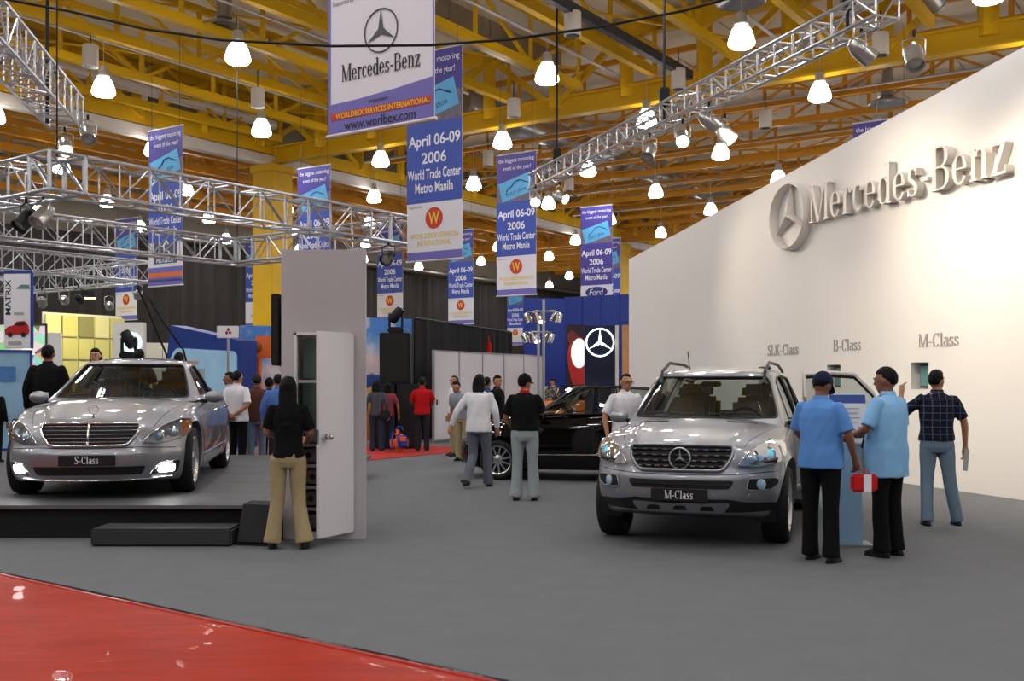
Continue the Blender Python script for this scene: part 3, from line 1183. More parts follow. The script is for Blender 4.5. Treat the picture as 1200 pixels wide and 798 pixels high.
def spotlight(label, p, aim, power=0, col=(1, .86, .68), r=.11, L=.34, cone=62, black=False, rod=.3, group=None, blend=.8):
    p, aim = Vector(p), Vector(aim)
    t = thing('stage_spotlight', label, 'spotlight', p, 0, group)
    d = (aim - p).normalized()
    x, y, _ = frame(d)
    R = Matrix((x, y, d)).transposed()
    body = put('spot_body', None, None)
    bpy.data.objects.remove(body)
    cm = M_CANB if black else M_CAN
    b = MB()
    b.lathe([(.02, -L * .55), (r * .55, -L * .5), (r * .8, -L * .35), (r, -L * .15), (r, L * .45), (r * 1.06, L * .46), (r * 1.06, L * .5), (r * .94, L * .5), (r * .9, L * .35)], 20)
    o = b.build('spot_body', cm, t)
    o.matrix_local = R.to_4x4()
    b = MB().lathe([(r * .93, L * .36), (r * .6, L * .39), (.005, L * .4)], 18)
    o = b.build('spot_lens', M_LENS if power else M_LENSOFF, t)
    o.matrix_local = R.to_4x4()
    # yoke and clamp
    hx = x if abs(x.z) < .5 else y
    hx = Vector((hx.x, hx.y, 0)).normalized()
    pts = [hx * (r * 1.1), hx * (r * 1.15) + Vector((0, 0, rod * .6)), Vector((0, 0, rod * .75)), -hx * (r * 1.15) + Vector((0, 0, rod * .6)), -hx * (r * 1.1)]
    MB().tube(pts, .012, 6).build('yoke', cm, t)
    MB().cyl((0, 0, rod * .72), (0, 0, rod), .02, n=8).build('clamp', M_BLK, t)
    if power:
        ld = bpy.data.lights.new('spot_beam', 'SPOT')
        ld.energy = power
        ld.color = col
        ld.spot_size = radians(cone)
        ld.spot_blend = blend
        ld.shadow_soft_size = .1
        lo = bpy.data.objects.new('spot_beam', ld)
        COL.objects.link(lo)
        lo.parent = t
        lo.matrix_local = Matrix.Translation(d * (L * .52)) @ Matrix((x, y, -d)).transposed().to_4x4() if False else Matrix.Translation(d * (L * .52)) @ d.to_track_quat('-Z', 'Y').to_matrix().to_4x4()
    return t


def on_rt(yy, dz=-.5, side=0.0):
    f = (yy - RT0.y) / (RT1.y - RT0.y)
    q = RT0.lerp(RT1, f)
    return Vector((q.x + side, q.y, q.z + dz))


GS = 'spotlights on the right lighting truss'
wallp = lambda s, z: WA + WD * s + Vector((0, 0, z))
spotlight('silver spotlight aimed at the wall, nearest the corner of the picture top', on_rt(12.75, -.42), wallp(14.5, 3.2), SPOT_W * .9, cone=100, group=GS)
spotlight('unlit silver spotlight at the top edge right of the truss end', on_rt(12.5, -.55, .45), (4, 9, 0), 0, group=GS)
spotlight('lit silver spotlight on top of the right truss near the white lamp', on_rt(16.2, -.42), wallp(11.0, 3.2), SPOT_W * .9, cone=100, group=GS)
spotlight('lit silver spotlight hanging second below the middle of the right truss', on_rt(17.0, -.48), (1.8, 10.4, .6), SPOT_W * .18, (1, .93, .85), cone=52, group=GS)
spotlight('silver spotlight with a ring yoke hanging beside the white lamp', on_rt(16.4, -.55, .35), wallp(13, 1.5), SPOT_W * .4, cone=80, group=GS)
spotlight('dim silver spotlight hanging leftmost in the middle of the truss', on_rt(17.9, -.5, -.1), (0, 14, 0), 0, group=GS)
spotlight('lit silver spotlight at the far end of the right truss', on_rt(22.3, -.5, .1), wallp(8.5, 2.6), SPOT_W * .5, cone=88, group=GS)
spotlight('silver spotlight hanging in front of the event banner at the truss end', on_rt(22.6, -.5, -.3), (0, 16, 0), SPOT_W * .12, cone=50, group=GS)
GL = 'spotlights on the square truss frame'
spotlight('silver can spotlight under the near truss corner, left of the pair', C1 + Vector((-.55, .3, -.55)), (-7.6, 13.0, 1.8), 0, black=True, group=GL)
spotlight('silver can spotlight under the near truss corner, right of the pair', C1 + Vector((-.25, .15, -.52)), (-7.2, 12.6, 1.8), 0, group=GL)
spotlight('black moving head spotlight hanging on the right corner of the truss frame', C4 + Vector((-.35, -.45, -.5)), (-4, 13.5, .6), 0, black=True, group=GL)
GB = 'small spotlights over the yellow-lit booth'
for k, (px, py, Y, tgt, lab) in enumerate(((49, 353, 25.5, (-12.5, 31, 1), 'leftmost'), (75, 351, 25.8, (-13, 34, 2), 'second from left'), (92, 350, 26.2, (-12, 33, 2), 'third from left'),
                                           (128, 358, 27.5, (-12.0, 33.5, 2.2), 'fourth from left'), (161, 345, 27.0, (-11.6, 33, 2), 'rightmost'))):
    spotlight('small spotlight over the yellow-lit booth, %s of its row' % lab, P(px, py, Y), tgt, 70 if k in (1, 3) else 0, (1, .95, .25), r=.1, L=.3, cone=70, black=(k == 2), rod=.35, group=GB)
GT = 'spotlights on the upper left diagonal truss'
for k, (px, py) in enumerate(((76, 171), (103, 157))):
    spotlight('silver spotlight below the end of the upper left diagonal truss, %s one' % ('left', 'right')[k], P(px, py, 16.8), (-4.3, 12, .6), SPOT_W * .1 if k == 0 else 0, (1, .95, .9), cone=48, group=GT)

# sagging black cable in front of the nearest banner
pts = []
for px, py in ((-60, -12), (0, -2), (80, 13), (170, 34), (260, 47), (390, 54), (503, 53), (600, 46), (700, 32), (800, 13), (900, -14)):
    pts.append(P(px, py, 8.6))
b = MB().tube(pts, .011, 6)
tag(b.build('cable', M_BLK), 'thin black cable sagging across the roof in front of the banner', 'cable')
b = MB().tube([P(163, 335, 20), P(175, 350, 20), P(190, 375, 20.2), P(215, 410, 20.5), P(230, 470, 21)], .02, 6)
tag(b.build('cable', M_BLK), 'black cable hanging from the truss towards the booth screen, right one', 'cable')
b = MB().tube([P(160, 335, 20), P(172, 360, 20), P(182, 385, 20.2), P(195, 415, 20.5), P(200, 470, 21)], .02, 6)
tag(b.build('cable', M_BLK), 'black cable hanging from the truss behind the saloon, left one', 'cable')

# ================================================================== hanging event banners
BANG = -radians(34)
M_BPUR = mat('banner_purple', (72, 62, 150), .5, vary=.1, scale=3)
M_BBLU = mat('banner_blue', (58, 84, 178), .5, vary=.05)
M_BVIO = mat('banner_violet', (118, 112, 190), .5, vary=.05)
M_BWHT = mat('banner_white', (232, 230, 236), .5, vary=.02)
M_BGRY = mat('banner_grey_photo', (110, 100, 120), .5, vary=.5, scale=9)
M_CARD = mat('banner_card', (92, 178, 226), .5, vary=.25, scale=6)
M_INKW = mat('ink_white', (244, 244, 248), .5, vary=0)
M_INKB = mat('ink_black', (24, 24, 30), .5, vary=0)
M_INKR = mat('ink_red', (206, 58, 30), .5, vary=.05)
M_INKO = mat('ink_orange', (228, 120, 60), .5, vary=.05)
M_INKY = mat('ink_yellow', (240, 206, 70), .5, vary=.03)
M_INKN = mat('ink_navy', (40, 50, 130), .5, vary=.02)
BW, BH, BZ = 1.22, 3.66, 3.8


def flat(parent, name, m, x0, x1, z0, z1, y):
    return MB().box(((x0 + x1) / 2, y, (z0 + z1) / 2), (x1 - x0, .003, z1 - z0)).build(name, m, parent, 0)


def banner_base(label, px, pyb, Y=None, keep=False):
    zb = CH + (HZ - pyb) * Y / F if keep else BZ
    if Y is None:
        Y = F * (BZ - CH) / (HZ - pyb)
    t = thing('event_banner', label, 'banner', ((px - 600) * Y / F, Y, zb), BANG, 'event banners hanging from the roof')
    MB().box((0, 0, BH / 2), (BW, .008, BH)).build('banner_cloth', M_BWHT, t, 0)
    MB().cyl((-BW / 2 - .02, 0, BH), (BW / 2 + .02, 0, BH), .018, n=8).build('top_pole', M_WSTEEL, t)
    MB().cyl((-BW / 2 - .02, 0, 0), (BW / 2 + .02, 0, 0), .018, n=8).build('bottom_pole', M_WSTEEL, t)
    for x in (-.5, .5):
        MB().cyl((x, 0, BH), (x, 0, BH + 2.1), .004, n=5).build('hanging_line', M_DGREY, t)
    return t


def event_banner(label, px, pyb, foot='W', Y=None, keep=False):
    t = banner_base(label, px, pyb, Y, keep)
    e = -.0065
    h = BW / 2
    flat(t, 'header_print', M_BPUR, -h, h, 2.92, BH, e)
    flat(t, 'photo_print', M_BGRY, -h, h, 2.28, 2.92, e)
    flat(t, 'date_print', M_BBLU if foot != 'F' else M_BPUR, -h, h, 1.02, 2.42, e - .002)
    flat(t, 'foot_band', M_BVIO, -h, h, 0, .16, e)
    letters(t, 'the biggest motoring', M_INKW, 0, e - .004, 3.48, width=1.1, height=.14)
    letters(t, 'event of the year!', M_INKW, .02, e - .004, 3.28, width=.86, height=.14)
    # tilted postcard with a car line drawing
    cd = MB()
    rot = Matrix.Rotation(radians(-14), 3, 'Y')
    cd.box((0, e - .004, 2.78), (1.0, .003, .5), rot)
    c = cd.build('postcard', M_CARD, t, 0)
    cr = MB()
    arc = [(-.34, -.1), (-.28, .0), (-.12, .05), (0, .14), (.16, .13), (.3, .03), (.38, -.02)]
    cr.tube([rot @ Vector((a, 0, q)) + Vector((0, e - .008, 2.8)) for a, q in arc], .014, 5)
    cr.build('car_outline', M_INKN, c)
    letters(c, 'motor show', M_INKN, 0, e - .008, 2.68, width=.62, height=.12, rot=radians(-14))
    letters(t, 'April 06-09', M_INKW, 0, e - .005, 2.08, width=1.14, height=.26, bold=.018)
    letters(t, '2006', M_INKW, 0, e - .005, 1.8, width=.54, height=.2, bold=.018)
    letters(t, 'World Trade Center', M_INKW, 0, e - .005, 1.52, width=1.17, height=.18, bold=.015)
    letters(t, 'Metro Manila', M_INKW, 0, e - .005, 1.28, width=.84, height=.18, bold=.015)
    if foot == 'W':
        letters(t, 'Organized by', M_INKB, -.42, e - .003, .95, width=.3, height=.05)
        MB().cyl((0, e, .74), (0, e - .005, .74), .19, n=28).build('round_logo', M_INKR, t)
        letters(t, 'W', M_INKY, 0, e - .008, .74, width=.24, height=.22, bold=.02)
        letters(t, 'WORLDBEX SERVICES', M_INKY, 0, e - .003, .44, width=1.08, height=.09, bold=.01)
        letters(t, 'INTERNATIONAL', M_INKY, 0, e - .003, .31, width=.74, height=.09, bold=.01)
    elif foot == 'F':
        b = MB()
        b.lathe([(.42, 0), (.42, -.006), (.01, -.007)], 32, (0, 0, 0), 'Y')
        o = b.build('oval_logo', M_INKN, t)
        o.location = (0, e, .78)
        o.scale = (1, 1, .42)
        letters(t, 'Ford', M_INKW, 0, e - .012, .78, width=.5, height=.2, shear=.25)
    elif foot == 'P':
        flat(t, 'dark_print', mat('banner_slate', (84, 88, 120), .5, vary=.05), -.42, .42, .52, 1.08, e)
        b = MB()
        b.tube([(-.12, 0, -.2), (-.02, 0, -.04), (-.05, 0, .1), (.06, 0, .2), (.12, 0, .12)], .03, 6)
        b.tube([(-.02, 0, -.02), (.12, 0, -.04), (.18, 0, -.12)], .025, 6)
        b.tube([(-.04, 0, .06), (-.16, 0, .1), (-.2, 0, .2)], .025, 6)
        o = b.build('lion_logo', M_INKW, t)
        o.location = (0, e - .01, .84)
        o.scale = (1, .1, 1)
        letters(t, 'PEUGEOT', M_INKW, 0, e - .005, .59, width=.62, height=.09, bold=.01)
        flat(t, 'orange_band', M_INKO, -h, h, .2, .32, e - .001)
        flat(t, 'violet_band', M_BVIO, -h, h, .1, .44, e)
    elif foot == 'S':
        b = MB()
        b.lathe([(.17, 0), (.17, -.006), (.13, -.006), (.13, 0)], 28, (0, e, .76), 'Y')
        b.build('round_logo', M_INKB, t)
        letters(t, 'SsangYong', M_INKB, 0, e - .003, .46, width=.6, height=.12)
    return t


# nearest banner with the car maker's star
t = banner_base('nearest white hanging banner with star logo and purple foot', 445, 150)
e = -.0065
h = BW / 2
b = MB()
b.prism([(-h, 0), (h, 0), (h, .36), (.2, .32), (-.25, .29), (-h, .28)], e - .0015, e + .0015)
b.build('foot_print', M_BVIO, t, 0)
flat(t, 'side_stripe', M_BVIO, -h, -h + .03, 0, BH, e - .001)
flat(t, 'side_stripe', M_BVIO, h - .015, h, 0, BH, e - .001)
flat(t, 'red_band', M_INKR, -h + .04, h - .03, .135, .2, e - .003)
letters(t, 'WORLDBEX SERVICES INTERNATIONAL', M_INKY, .03, e - .006, .167, width=1.08, height=.05, bold=.015)
letters(t, 'www.worlbex.com', M_INKB, .0, e - .004, .072, width=.82, height=.085, bold=.01)
letters(t, 'organizer:', M_INKB, 0, e - .004, .245, width=.24, height=.045)
serif_line(t, 'Mercedes-Benz', M_INKB, -.44, .47, .9, .15, e - .004, e - .001)
SZ = .85
b = MB().lathe([(.195, 0), (.195, -.004), (.182, -.004), (.182, 0)], 40, (.02, e, SZ), 'Y')
b.build('star_ring', mat('ink_grey', (70, 72, 80), .4, vary=0), t)
b = MB()
for kk in range(3):
    a0 = radians(90 + 120 * kk)
    tip = (.02 + cos(a0) * .185, e - .004, SZ + sin(a0) * .185)
    l = (.02 + cos(a0 + pi / 3) * .034, e - .004, SZ + sin(a0 + pi / 3) * .034)
    r = (.02 + cos(a0 - pi / 3) * .034, e - .004, SZ + sin(a0 - pi / 3) * .034)
    b.add([(.02, e - .004, SZ), l, tip, r], [(0, 1, 2), (0, 2, 3)])
b.build('star_print', MATS['ink_grey'], t, 0)
letters(t, 'Supported by:', M_INKB, -.42, e - .004, 1.18, width=.26, height=.045)

event_banner('tall blue event banner right behind the nearest white banner', 509, 305, Y=18.6, keep=True)
event_banner('blue event banner at the far end of the right truss', 605, 346)
event_banner('event banner with an oval car maker logo above the blue wall', 699, 352, 'F', Y=35.8)
event_banner('event banner with a lion logo behind the left truss frame', 194, 335, 'P')
event_banner('distant event banner above the yellow-lit booth', 148, 375)
event_banner('event banner hanging just right of the kiosk top', 457, 376)
event_banner('event banner against the black drape, middle of the picture', 540, 380)
event_banner('lowest and smallest event banner beside the spotlight tree', 604, 404)
event_banner('event banner with a round logo left of the yellow column', 300, 383, 'S')
event_banner('dim blue event banner seen above the kiosk through the truss', 368, 352)
event_banner('dark blue banner showing only its top above the white wall', 1032, 0, 'W', Y=24.0)
event_banner('sliver of a blue banner behind the oval logo banner', 712, 366, Y=44)
# ================================================================== cars
def table(tb):
    xs = [p[0] for p in tb]
    ys = [p[1] for p in tb]
    n = len(xs)
    m = []
    for i in range(n):
        if i == 0:
            m.append((ys[1] - ys[0]) / (xs[1] - xs[0]))
        elif i == n - 1:
            m.append((ys[-1] - ys[-2]) / (xs[-1] - xs[-2]))
        else:
            d0 = (ys[i] - ys[i - 1]) / (xs[i] - xs[i - 1])
            d1 = (ys[i + 1] - ys[i]) / (xs[i + 1] - xs[i])
            m.append(0 if d0 * d1 <= 0 else 2 * d0 * d1 / (d0 + d1))

    def f(x):
        if x <= xs[0]:
            return ys[0]
        if x >= xs[-1]:
            return ys[-1]
        for i in range(n - 1):
            if x <= xs[i + 1]:
                h = xs[i + 1] - xs[i]
                t = (x - xs[i]) / h
                return (ys[i] * (2 * t ** 3 - 3 * t * t + 1) + m[i] * h * (t ** 3 - 2 * t * t + t)
                        + ys[i + 1] * (-2 * t ** 3 + 3 * t * t) + m[i + 1] * h * (t ** 3 - t * t))
    return f


def box_grid(fn, As, Ts, Cs):
    # closed grid over the six sides of a box, mapped through fn(a, t, c)
    idx = {}
    vs, fs = [], []

    def vid(i, j, k):
        if (i, j, k) not in idx:
            idx[(i, j, k)] = len(vs)
            vs.append(fn(As[i], Ts[j], Cs[k]))
        return idx[(i, j, k)]
    na, nt, nc = len(As) - 1, len(Ts) - 1, len(Cs) - 1
    for k in (0, nc):
        for i in range(na):
            for j in range(nt):
                fs.append([vid(i, j, k), vid(i + 1, j, k), vid(i + 1, j + 1, k), vid(i, j + 1, k)])
    for j in (0, nt):
        for i in range(na):
            for k in range(nc):
                fs.append([vid(i, j, k), vid(i + 1, j, k), vid(i + 1, j, k + 1), vid(i, j, k + 1)])
    for i in (0, na):
        for j in range(nt):
            for k in range(nc):
                fs.append([vid(i, j, k), vid(i, j + 1, k), vid(i, j + 1, k + 1), vid(i, j, k + 1)])
    return MB().add(vs, fs)


def apply_mods(name, me, mods, mats):
    ob = bpy.data.objects.new(name, me)
    cutters = []
    for md in mods:
        if md[0] == 'sub':
            s = ob.modifiers.new('s', 'SUBSURF')
            s.levels = md[1]
            s.render_levels = md[1]
        else:
            c = bpy.data.objects.new('cutter', md[1])
            cutters.append(c)
            bo = ob.modifiers.new('b', 'BOOLEAN')
            bo.operation = 'DIFFERENCE'
            bo.object = c
            bo.solver = md[2] if len(md) > 2 else 'EXACT'
    out = baked(ob, *cutters)
    out.materials.clear()
    for m in mats:
        out.materials.append(m)
    for p in out.polygons:
        p.material_index = 0
    return out


def bvh_of(me):
    bm = bmesh.new()
    bm.from_mesh(me)
    bmesh.ops.triangulate(bm, faces=bm.faces[:])
    t = BVHTree.FromBMesh(bm)
    bm.free()
    return t


def shoot(bvh, view, a, c):
    if view == 'front':
        o, d = Vector((a, -2, c)), Vector((0, 1, 0))
    elif view == 'rear':
        o, d = Vector((a, 9, c)), Vector((0, -1, 0))
    elif view == 'side':
        o, d = Vector((3, a, c)), Vector((-1, 0, 0))
    elif view == 'side-':
        o, d = Vector((-3, a, c)), Vector((1, 0, 0))
    else:
        o, d = Vector((a, c, 4)), Vector((0, 0, -1))
    loc, nr, _, _ = bvh.ray_cast(o, d)
    if loc is None:
        loc, nr, _, _ = bvh.find_nearest(o + d * 2)
    if nr.dot(d) > 0:
        nr = -nr
    return loc, nr


def patch(name, bvh, poly, view, off, m, parent, step=.06, thick=.01):
    bm = bmesh.new()
    vs = [bm.verts.new((a, c, 0)) for a, c in poly]
    f = bm.faces.new(vs)
    bmesh.ops.triangulate(bm, faces=[f])
    for ax in (0, 1):
        lo = min(p[ax] for p in poly)
        hi = max(p[ax] for p in poly)
        n = int((hi - lo) / step)
        for i in range(1, n + 1):
            no = Vector((0, 0, 0))
            co = Vector((0, 0, 0))
            no[ax] = 1
            co[ax] = lo + (hi - lo) * i / (n + 1)
            bmesh.ops.bisect_plane(bm, geom=bm.verts[:] + bm.edges[:] + bm.faces[:], dist=1e-5, plane_co=co, plane_no=no)
    hits = {}
    for v in bm.verts:
        hits[v] = shoot(bvh, view, v.co.x, v.co.y)
    for v, (l, nr) in hits.items():
        v.co = l + nr * off
    if thick:
        be = [e for e in bm.edges if len(e.link_faces) == 1]
        r = bmesh.ops.extrude_edge_only(bm, edges=be)
        nv = [g for g in r['geom'] if isinstance(g, bmesh.types.BMVert)]
        hm = {}
        for v in list(hits):
            hm[tuple(round(q, 6) for q in v.co)] = hits[v][1]
        for v in nv:
            nr = hm.get(tuple(round(q, 6) for q in v.co))
            if nr is not None:
                v.co -= nr * (thick + off)
    bmesh.ops.recalc_face_normals(bm, faces=bm.faces[:])
    me = bpy.data.meshes.new(name)
    bm.to_mesh(me)
    bm.free()
    me.materials.append(m)
    # outward side up
    sharp(me, 40)
    return put(name, me, parent)


def outline(name, bvh, poly, view, off, r, m, parent, closed=True, n=4, seg=8):
    pts = []
    k = len(poly)
    for i in range(k if closed else k - 1):
        a, b = Vector(poly[i]), Vector(poly[(i + 1) % k])
        d = max(1, int((b - a).length / .05))
        for j in range(d):
            q = a.lerp(b, j / d)
            l, nr = shoot(bvh, view, q.x, q.y)
            pts.append(l + nr * off)
    if not closed:
        l, nr = shoot(bvh, view, *poly[-1])
        pts.append(l + nr * off)
    return MB().tube(pts, r, seg, closed).build(name, m, parent, 60)


def rounded(pts, r=.03, n=4):
    out = []
    k = len(pts)
    for i in range(k):
        p, a, b = Vector(pts[i]), Vector(pts[i - 1]), Vector(pts[(i + 1) % k])
        da, db = (a - p), (b - p)
        q = min(r, da.length * .45, db.length * .45)
        s, e = p + da.normalized() * q, p + db.normalized() * q
        for j in range(n + 1):
            t = j / n
            w = s * (1 - t) ** 2 + p * 2 * t * (1 - t) + e * t * t
            out.append((w.x, w.y))
    return out


def flip(poly):
    return [(-a, c) for a, c in reversed(poly)]


M_TYRE = mat('tyre_rubber', (16, 16, 17), .75, vary=.1, scale=20)
M_RIM = mat('alloy_rim', (200, 202, 206), .22, .9, vary=.02)
M_RIMD = mat('brake_disc_dark', (30, 30, 32), .5, .5, vary=.05)  # dark grey metal of the brake disc
M_SILVER = mat('silver_paint', (152, 155, 161), .42, .85, coat=1.0, vary=.02)
M_BLACKP = mat('black_paint', (5, 5, 6), .04, .0, vary=0)
M_PLAS = mat('black_plastic', (20, 20, 22), .55, vary=.1)
M_GLASS = thin_glass('car_glass', (.62, .68, .66), .08)
M_GLASSD = thin_glass('car_glass_dark', (.2, .22, .22), .1)
M_LAMPG = thin_glass('headlamp_cover', (.92, .95, .97), .14)
M_LAMPB = mat('headlamp_bowl', (186, 194, 202), .22, .6, vary=.25, scale=22)
M_AMBER = mat('amber_lens', (232, 120, 40), .2, vary=.1, coat=1)
M_SEAT = mat('grey_leather', (150, 146, 140), .5, vary=.05)
M_SEATD = mat('dark_leather', (34, 33, 34), .5, vary=.05)
M_DASH = mat('dash_plastic', (40, 40, 42), .6, vary=.05)
M_XEN = mat('fog_lit', (255, 255, 250), .2, vary=0, emit=26)
M_BLUEL = mat('projector_lens', (190, 220, 240), .05, .3, vary=0, coat=1)
M_REDL = mat('tail_lens', (170, 16, 20), .15, vary=.05, coat=1)


def wheel_tree(parent, x, y, R, wd, rr, style, side):
    # tyre with rim, spokes, cap and brake disc below it
    s = side
    w = wd / 2
    prof = [(rr, -w * .8), (rr + .01, -w * .92), (R - .05, -w), (R - .015, -w * .9), (R, -w * .6), (R, w * .6), (R - .015, w * .9), (R - .05, w), (rr + .01, w * .92), (rr, w * .8), (rr, -w * .8)]
    t = MB().lathe(prof, 40, axis='X').build('wheel', M_TYRE, parent, 50, (x, y, R))
    o = s * w
    MB().lathe([(rr + .002, -w * .8 * s), (rr - .03, -w * .3 * s), (rr - .035, o * .55), (rr - .01, o * .82), (rr + .008, o * .93), (rr + .012, o * .86)], 40, axis='X').build('rim', M_RIM, t, 50)
    MB().lathe([(rr - .035, o * .15), (.02, o * .15)], 32, axis='X').build('brake_disc', M_RIMD, t)
    ns, ws, pair = style
    for k in range(ns):
        a = 2 * pi * k / ns + .25
        for q in ((-1, 1) if pair else (0,)):
            aa = a + q * pair
            b = MB()
            r0, r1 = .055, rr - .012
            for (ra, rb, oa, ob) in ((r0, r1, .78, .72),):
                e0, e1 = Vector((0, cos(a + q * pair * .5), sin(a + q * pair * .5))), Vector((0, cos(aa), sin(aa)))
                n0, n1 = Vector((0, -e0.z, e0.y)), Vector((0, -e1.z, e1.y))
                vs = []
                for e, n, r, of, w2 in ((e0, n0, ra, oa, ws * 1.15), (e1, n1, rb, ob, ws)):
                    for dx, dn in ((0, 1), (0, -1), (-.05, -1), (-.05, 1)):
                        vs.append(e * r + n * (dn * w2 / 2) + Vector((o * of + s * dx, 0, 0)))
                b.add(vs, [(0, 1, 5, 4), (1, 2, 6, 5), (2, 3, 7, 6), (3, 0, 4, 7), (0, 3, 2, 1), (4, 5, 6, 7)])
            b.build('spoke', M_RIM, t)
    MB().lathe([(.075, o * .5), (.075, o * .8), (.06, o * .86), (.002, o * .88)], 20, axis='X').build('hub_cap', M_RIM, t)
    return t


def seat(parent, x, y, z, m, tall=.62, width=.5):
    t = put('seat', None, parent, (x, y, z))
    MB().bbox((0, 0, .08), (width, .5, .18), .06).build('seat_cushion', m, t)
    R = Matrix.Rotation(radians(-14), 3, 'X')
    MB().bbox((0, .3, .16 + tall / 2), (width * .94, .16, tall), .06, R).build('seat_back', m, t)
    MB().bbox((0, .40, .22 + tall), (.27, .11, .18), .045, R).build('head_rest', m, t)
    return t


def make_car(label, loc, rot, S):
    car = thing('car', label, 'car', loc, rot)
    L, paint = S['L'], S['paint']
    Zt, Zs, Zb, Wt, Pz, Pr = (table(S[k]) for k in ('Zt', 'Zs', 'Zb', 'W', 'Pz', 'Pr'))
    Sd = table(S['side'])
    R, yw0, yw1, tr = S['R'], S['yw'][0], S['yw'][1], S['track']
    fp = S['fp']

    def body(a, t, c):
        y0 = L * t
        w, zb, zc, zs = Wt(y0), Zb(y0), Zt(y0), Zs(y0)
        aa = abs(a)
        zt = zs + (zc - zs) * (1 - aa ** S.get('crown', 2.4))
        # hood ridges
        rg = S.get('ridge', 0) * math.exp(-((aa - S.get('ridge_at', .5)) / .09) ** 2) * max(0, min(1, (1.5 - y0) / 1.0))
        zt += rg
        z = zb + (zt - zb) * c
        x = a * w * Sd(c)
        for yw in (yw0, yw1):
            d = sqrt((y0 - yw) ** 2 + (z - R) ** 2)
            x += (1 if a > 0 else -1) * (aa ** 6) * S.get('flare', .02) * math.exp(-((d - R - .06) / .07) ** 2)
        yf = (fp * aa ** 3.4 + Pz(z)) * (1 - t) ** 7
        yr = -(S.get('rp', .3) * aa ** 2.7 + Pr(z)) * t ** 9
        return Vector((x, y0 + yf + yr, z))
    As = [-1 + 2 * i / 26 for i in range(27)]
    Ts = [((i / 56) ** 1.35) * .5 for i in range(33)]
    Ts = [.22 * (i / 16) ** 1.2 for i in range(16)] + [.22 + .56 * i / 26 for i in range(26)] + [.78 + .22 * i / 12 for i in range(13)]
    Cs = [i / 14 for i in range(15)]
    g = box_grid(body, As, Ts, Cs)
    me0 = g.mesh('body_shell', paint, 0)
    full = apply_mods('b', me0.copy(), [('sub', 1)], [paint])
    bv = bvh_of(full)
    # hollow for the cabin and the wheel arches
    mods = [('sub', 1)]
    for yw in (yw0, yw1):
        for s in (-1, 1):
            c = MB().cyl((s * (tr / 2 - .16), yw, R + .015), (s * 1.4, yw, R + .015), R + S.get('gap', .055), n=48)
            mods.append(('cut', c.mesh('c', paint, 0)))
    cb = S['cabin']
    c = MB().bbox((0, (cb[0] + cb[1]) / 2, (cb[2] + 2.4) / 2), (cb[3] * 2, cb[1] - cb[0], 2.4 - cb[2]), .05)
    mods.append(('cut', c.mesh('c', paint, 0)))
    me = apply_mods('body_shell', me0, mods, [paint])
    sharp(me, 32)
    put('body_shell', me, car)
    # tub floor and arch liners
    MB().box((0, (cb[0] + cb[1]) / 2, cb[2] + .01), (cb[3] * 2 - .01, cb[1] - cb[0] - .01, .02)).build('cabin_floor', M_SEATD, car, 0)
    for sx in (-1, 1):
        MB().box((sx * (cb[3] - .012), (cb[0] + cb[1]) / 2, (cb[2] + S['belt']) / 2), (.02, cb[1] - cb[0] - .02, S['belt'] - cb[2] - .1)).build('door_card', M_SEATD, car, 0)
    for yw in (yw0, yw1):
        for s in (-1, 1):
            ri = R + S.get('gap', .055) - .006
            pts = []
            b = MB()
            n = 24
            x0, x1 = s * (tr / 2 - .155), s * (tr / 2 + .03)
            vs = []
            for i in range(n + 1):
                an = radians(-20 + 220 * i / n)
                for xx in (x0, x1):
                    vs.append((xx, yw + ri * cos(an), R + .015 + ri * sin(an)))
            fs = [(2 * i, 2 * i + 1, 2 * i + 3, 2 * i + 2) for i in range(n)]
            vs.append((x0 + s * .002, yw, R))
            fs += [(2 * i, 2 * i + 2, len(vs) - 1) for i in range(n)]
            b.add(vs, fs)
            b.build('arch_liner', M_PLAS, car)
    for yw in (yw0, yw1):
        for s in (-1, 1):
            wheel_tree(car, s * tr / 2, yw, R, S['tw'], S['rr'], S['spokes'], s)
    # ---------------- greenhouse
    H = S['house']
    Zr = table(H['roof'])
    zbl = table(H['base'])

    def house(a, t, c, inner=0.0):
        aa = abs(a)
        yf = H['yf'][0] + (H['yf'][1] - H['yf'][0]) * (c ** H.get('fc', 1.0))
        yr = H['yr'][0] + (H['yr'][1] - H['yr'][0]) * (c ** H.get('rc', 1.4))
        yf += inner
        yr -= inner
        y = yf + (yr - yf) * t
        y += H.get('fplan', .2) * aa ** 2.2 * (1 - t) ** 4 - H.get('rplan', .16) * aa ** 2.2 * t ** 5
        tp = 1 - H.get('taper', .1) * max(0, t - .35) ** 2 / .42 - H.get('ftaper', .04) * max(0, .3 - t) / .3
        x = a * (H['w'][0] + (H['w'][1] - H['w'][0]) * c ** 1.25 - inner) * tp
        zt = Zr(y) - H.get('crown', .055) * aa ** 2.6 - inner
        zb = zbl(y)
        return Vector((x, y, zb + (zt - zb) * c))
    As2 = [-1 + 2 * i / 16 for i in range(17)]
    Ts2 = [i / 28 for i in range(29)]
    Cs2 = [i / 9 for i in range(10)]
    ho = box_grid(house, As2, Ts2, Cs2).mesh('h', paint, 0)
    hi = box_grid(lambda a, t, c: house(a, t, c, .05) + Vector((0, 0, -.03 if c < .01 else 0)), As2, Ts2, Cs2).mesh('h', paint, 0)
    hs = apply_mods('h', ho.copy(), [('sub', 1)], [paint])
    hv = bvh_of(hs)
    mods = [('sub', 1), ('cut', hi)]
    ymid = (H['yf'][1] + H['yr'][1]) / 2
    for poly in S['side_windows']:
        mods.append(('cut', MB().prism(poly, -2, 2, axes='YZ').mesh('c', paint, 0)))
    mods.append(('cut', MB().prism(S['windscreen'], -1, ymid).mesh('c', paint, 0)))
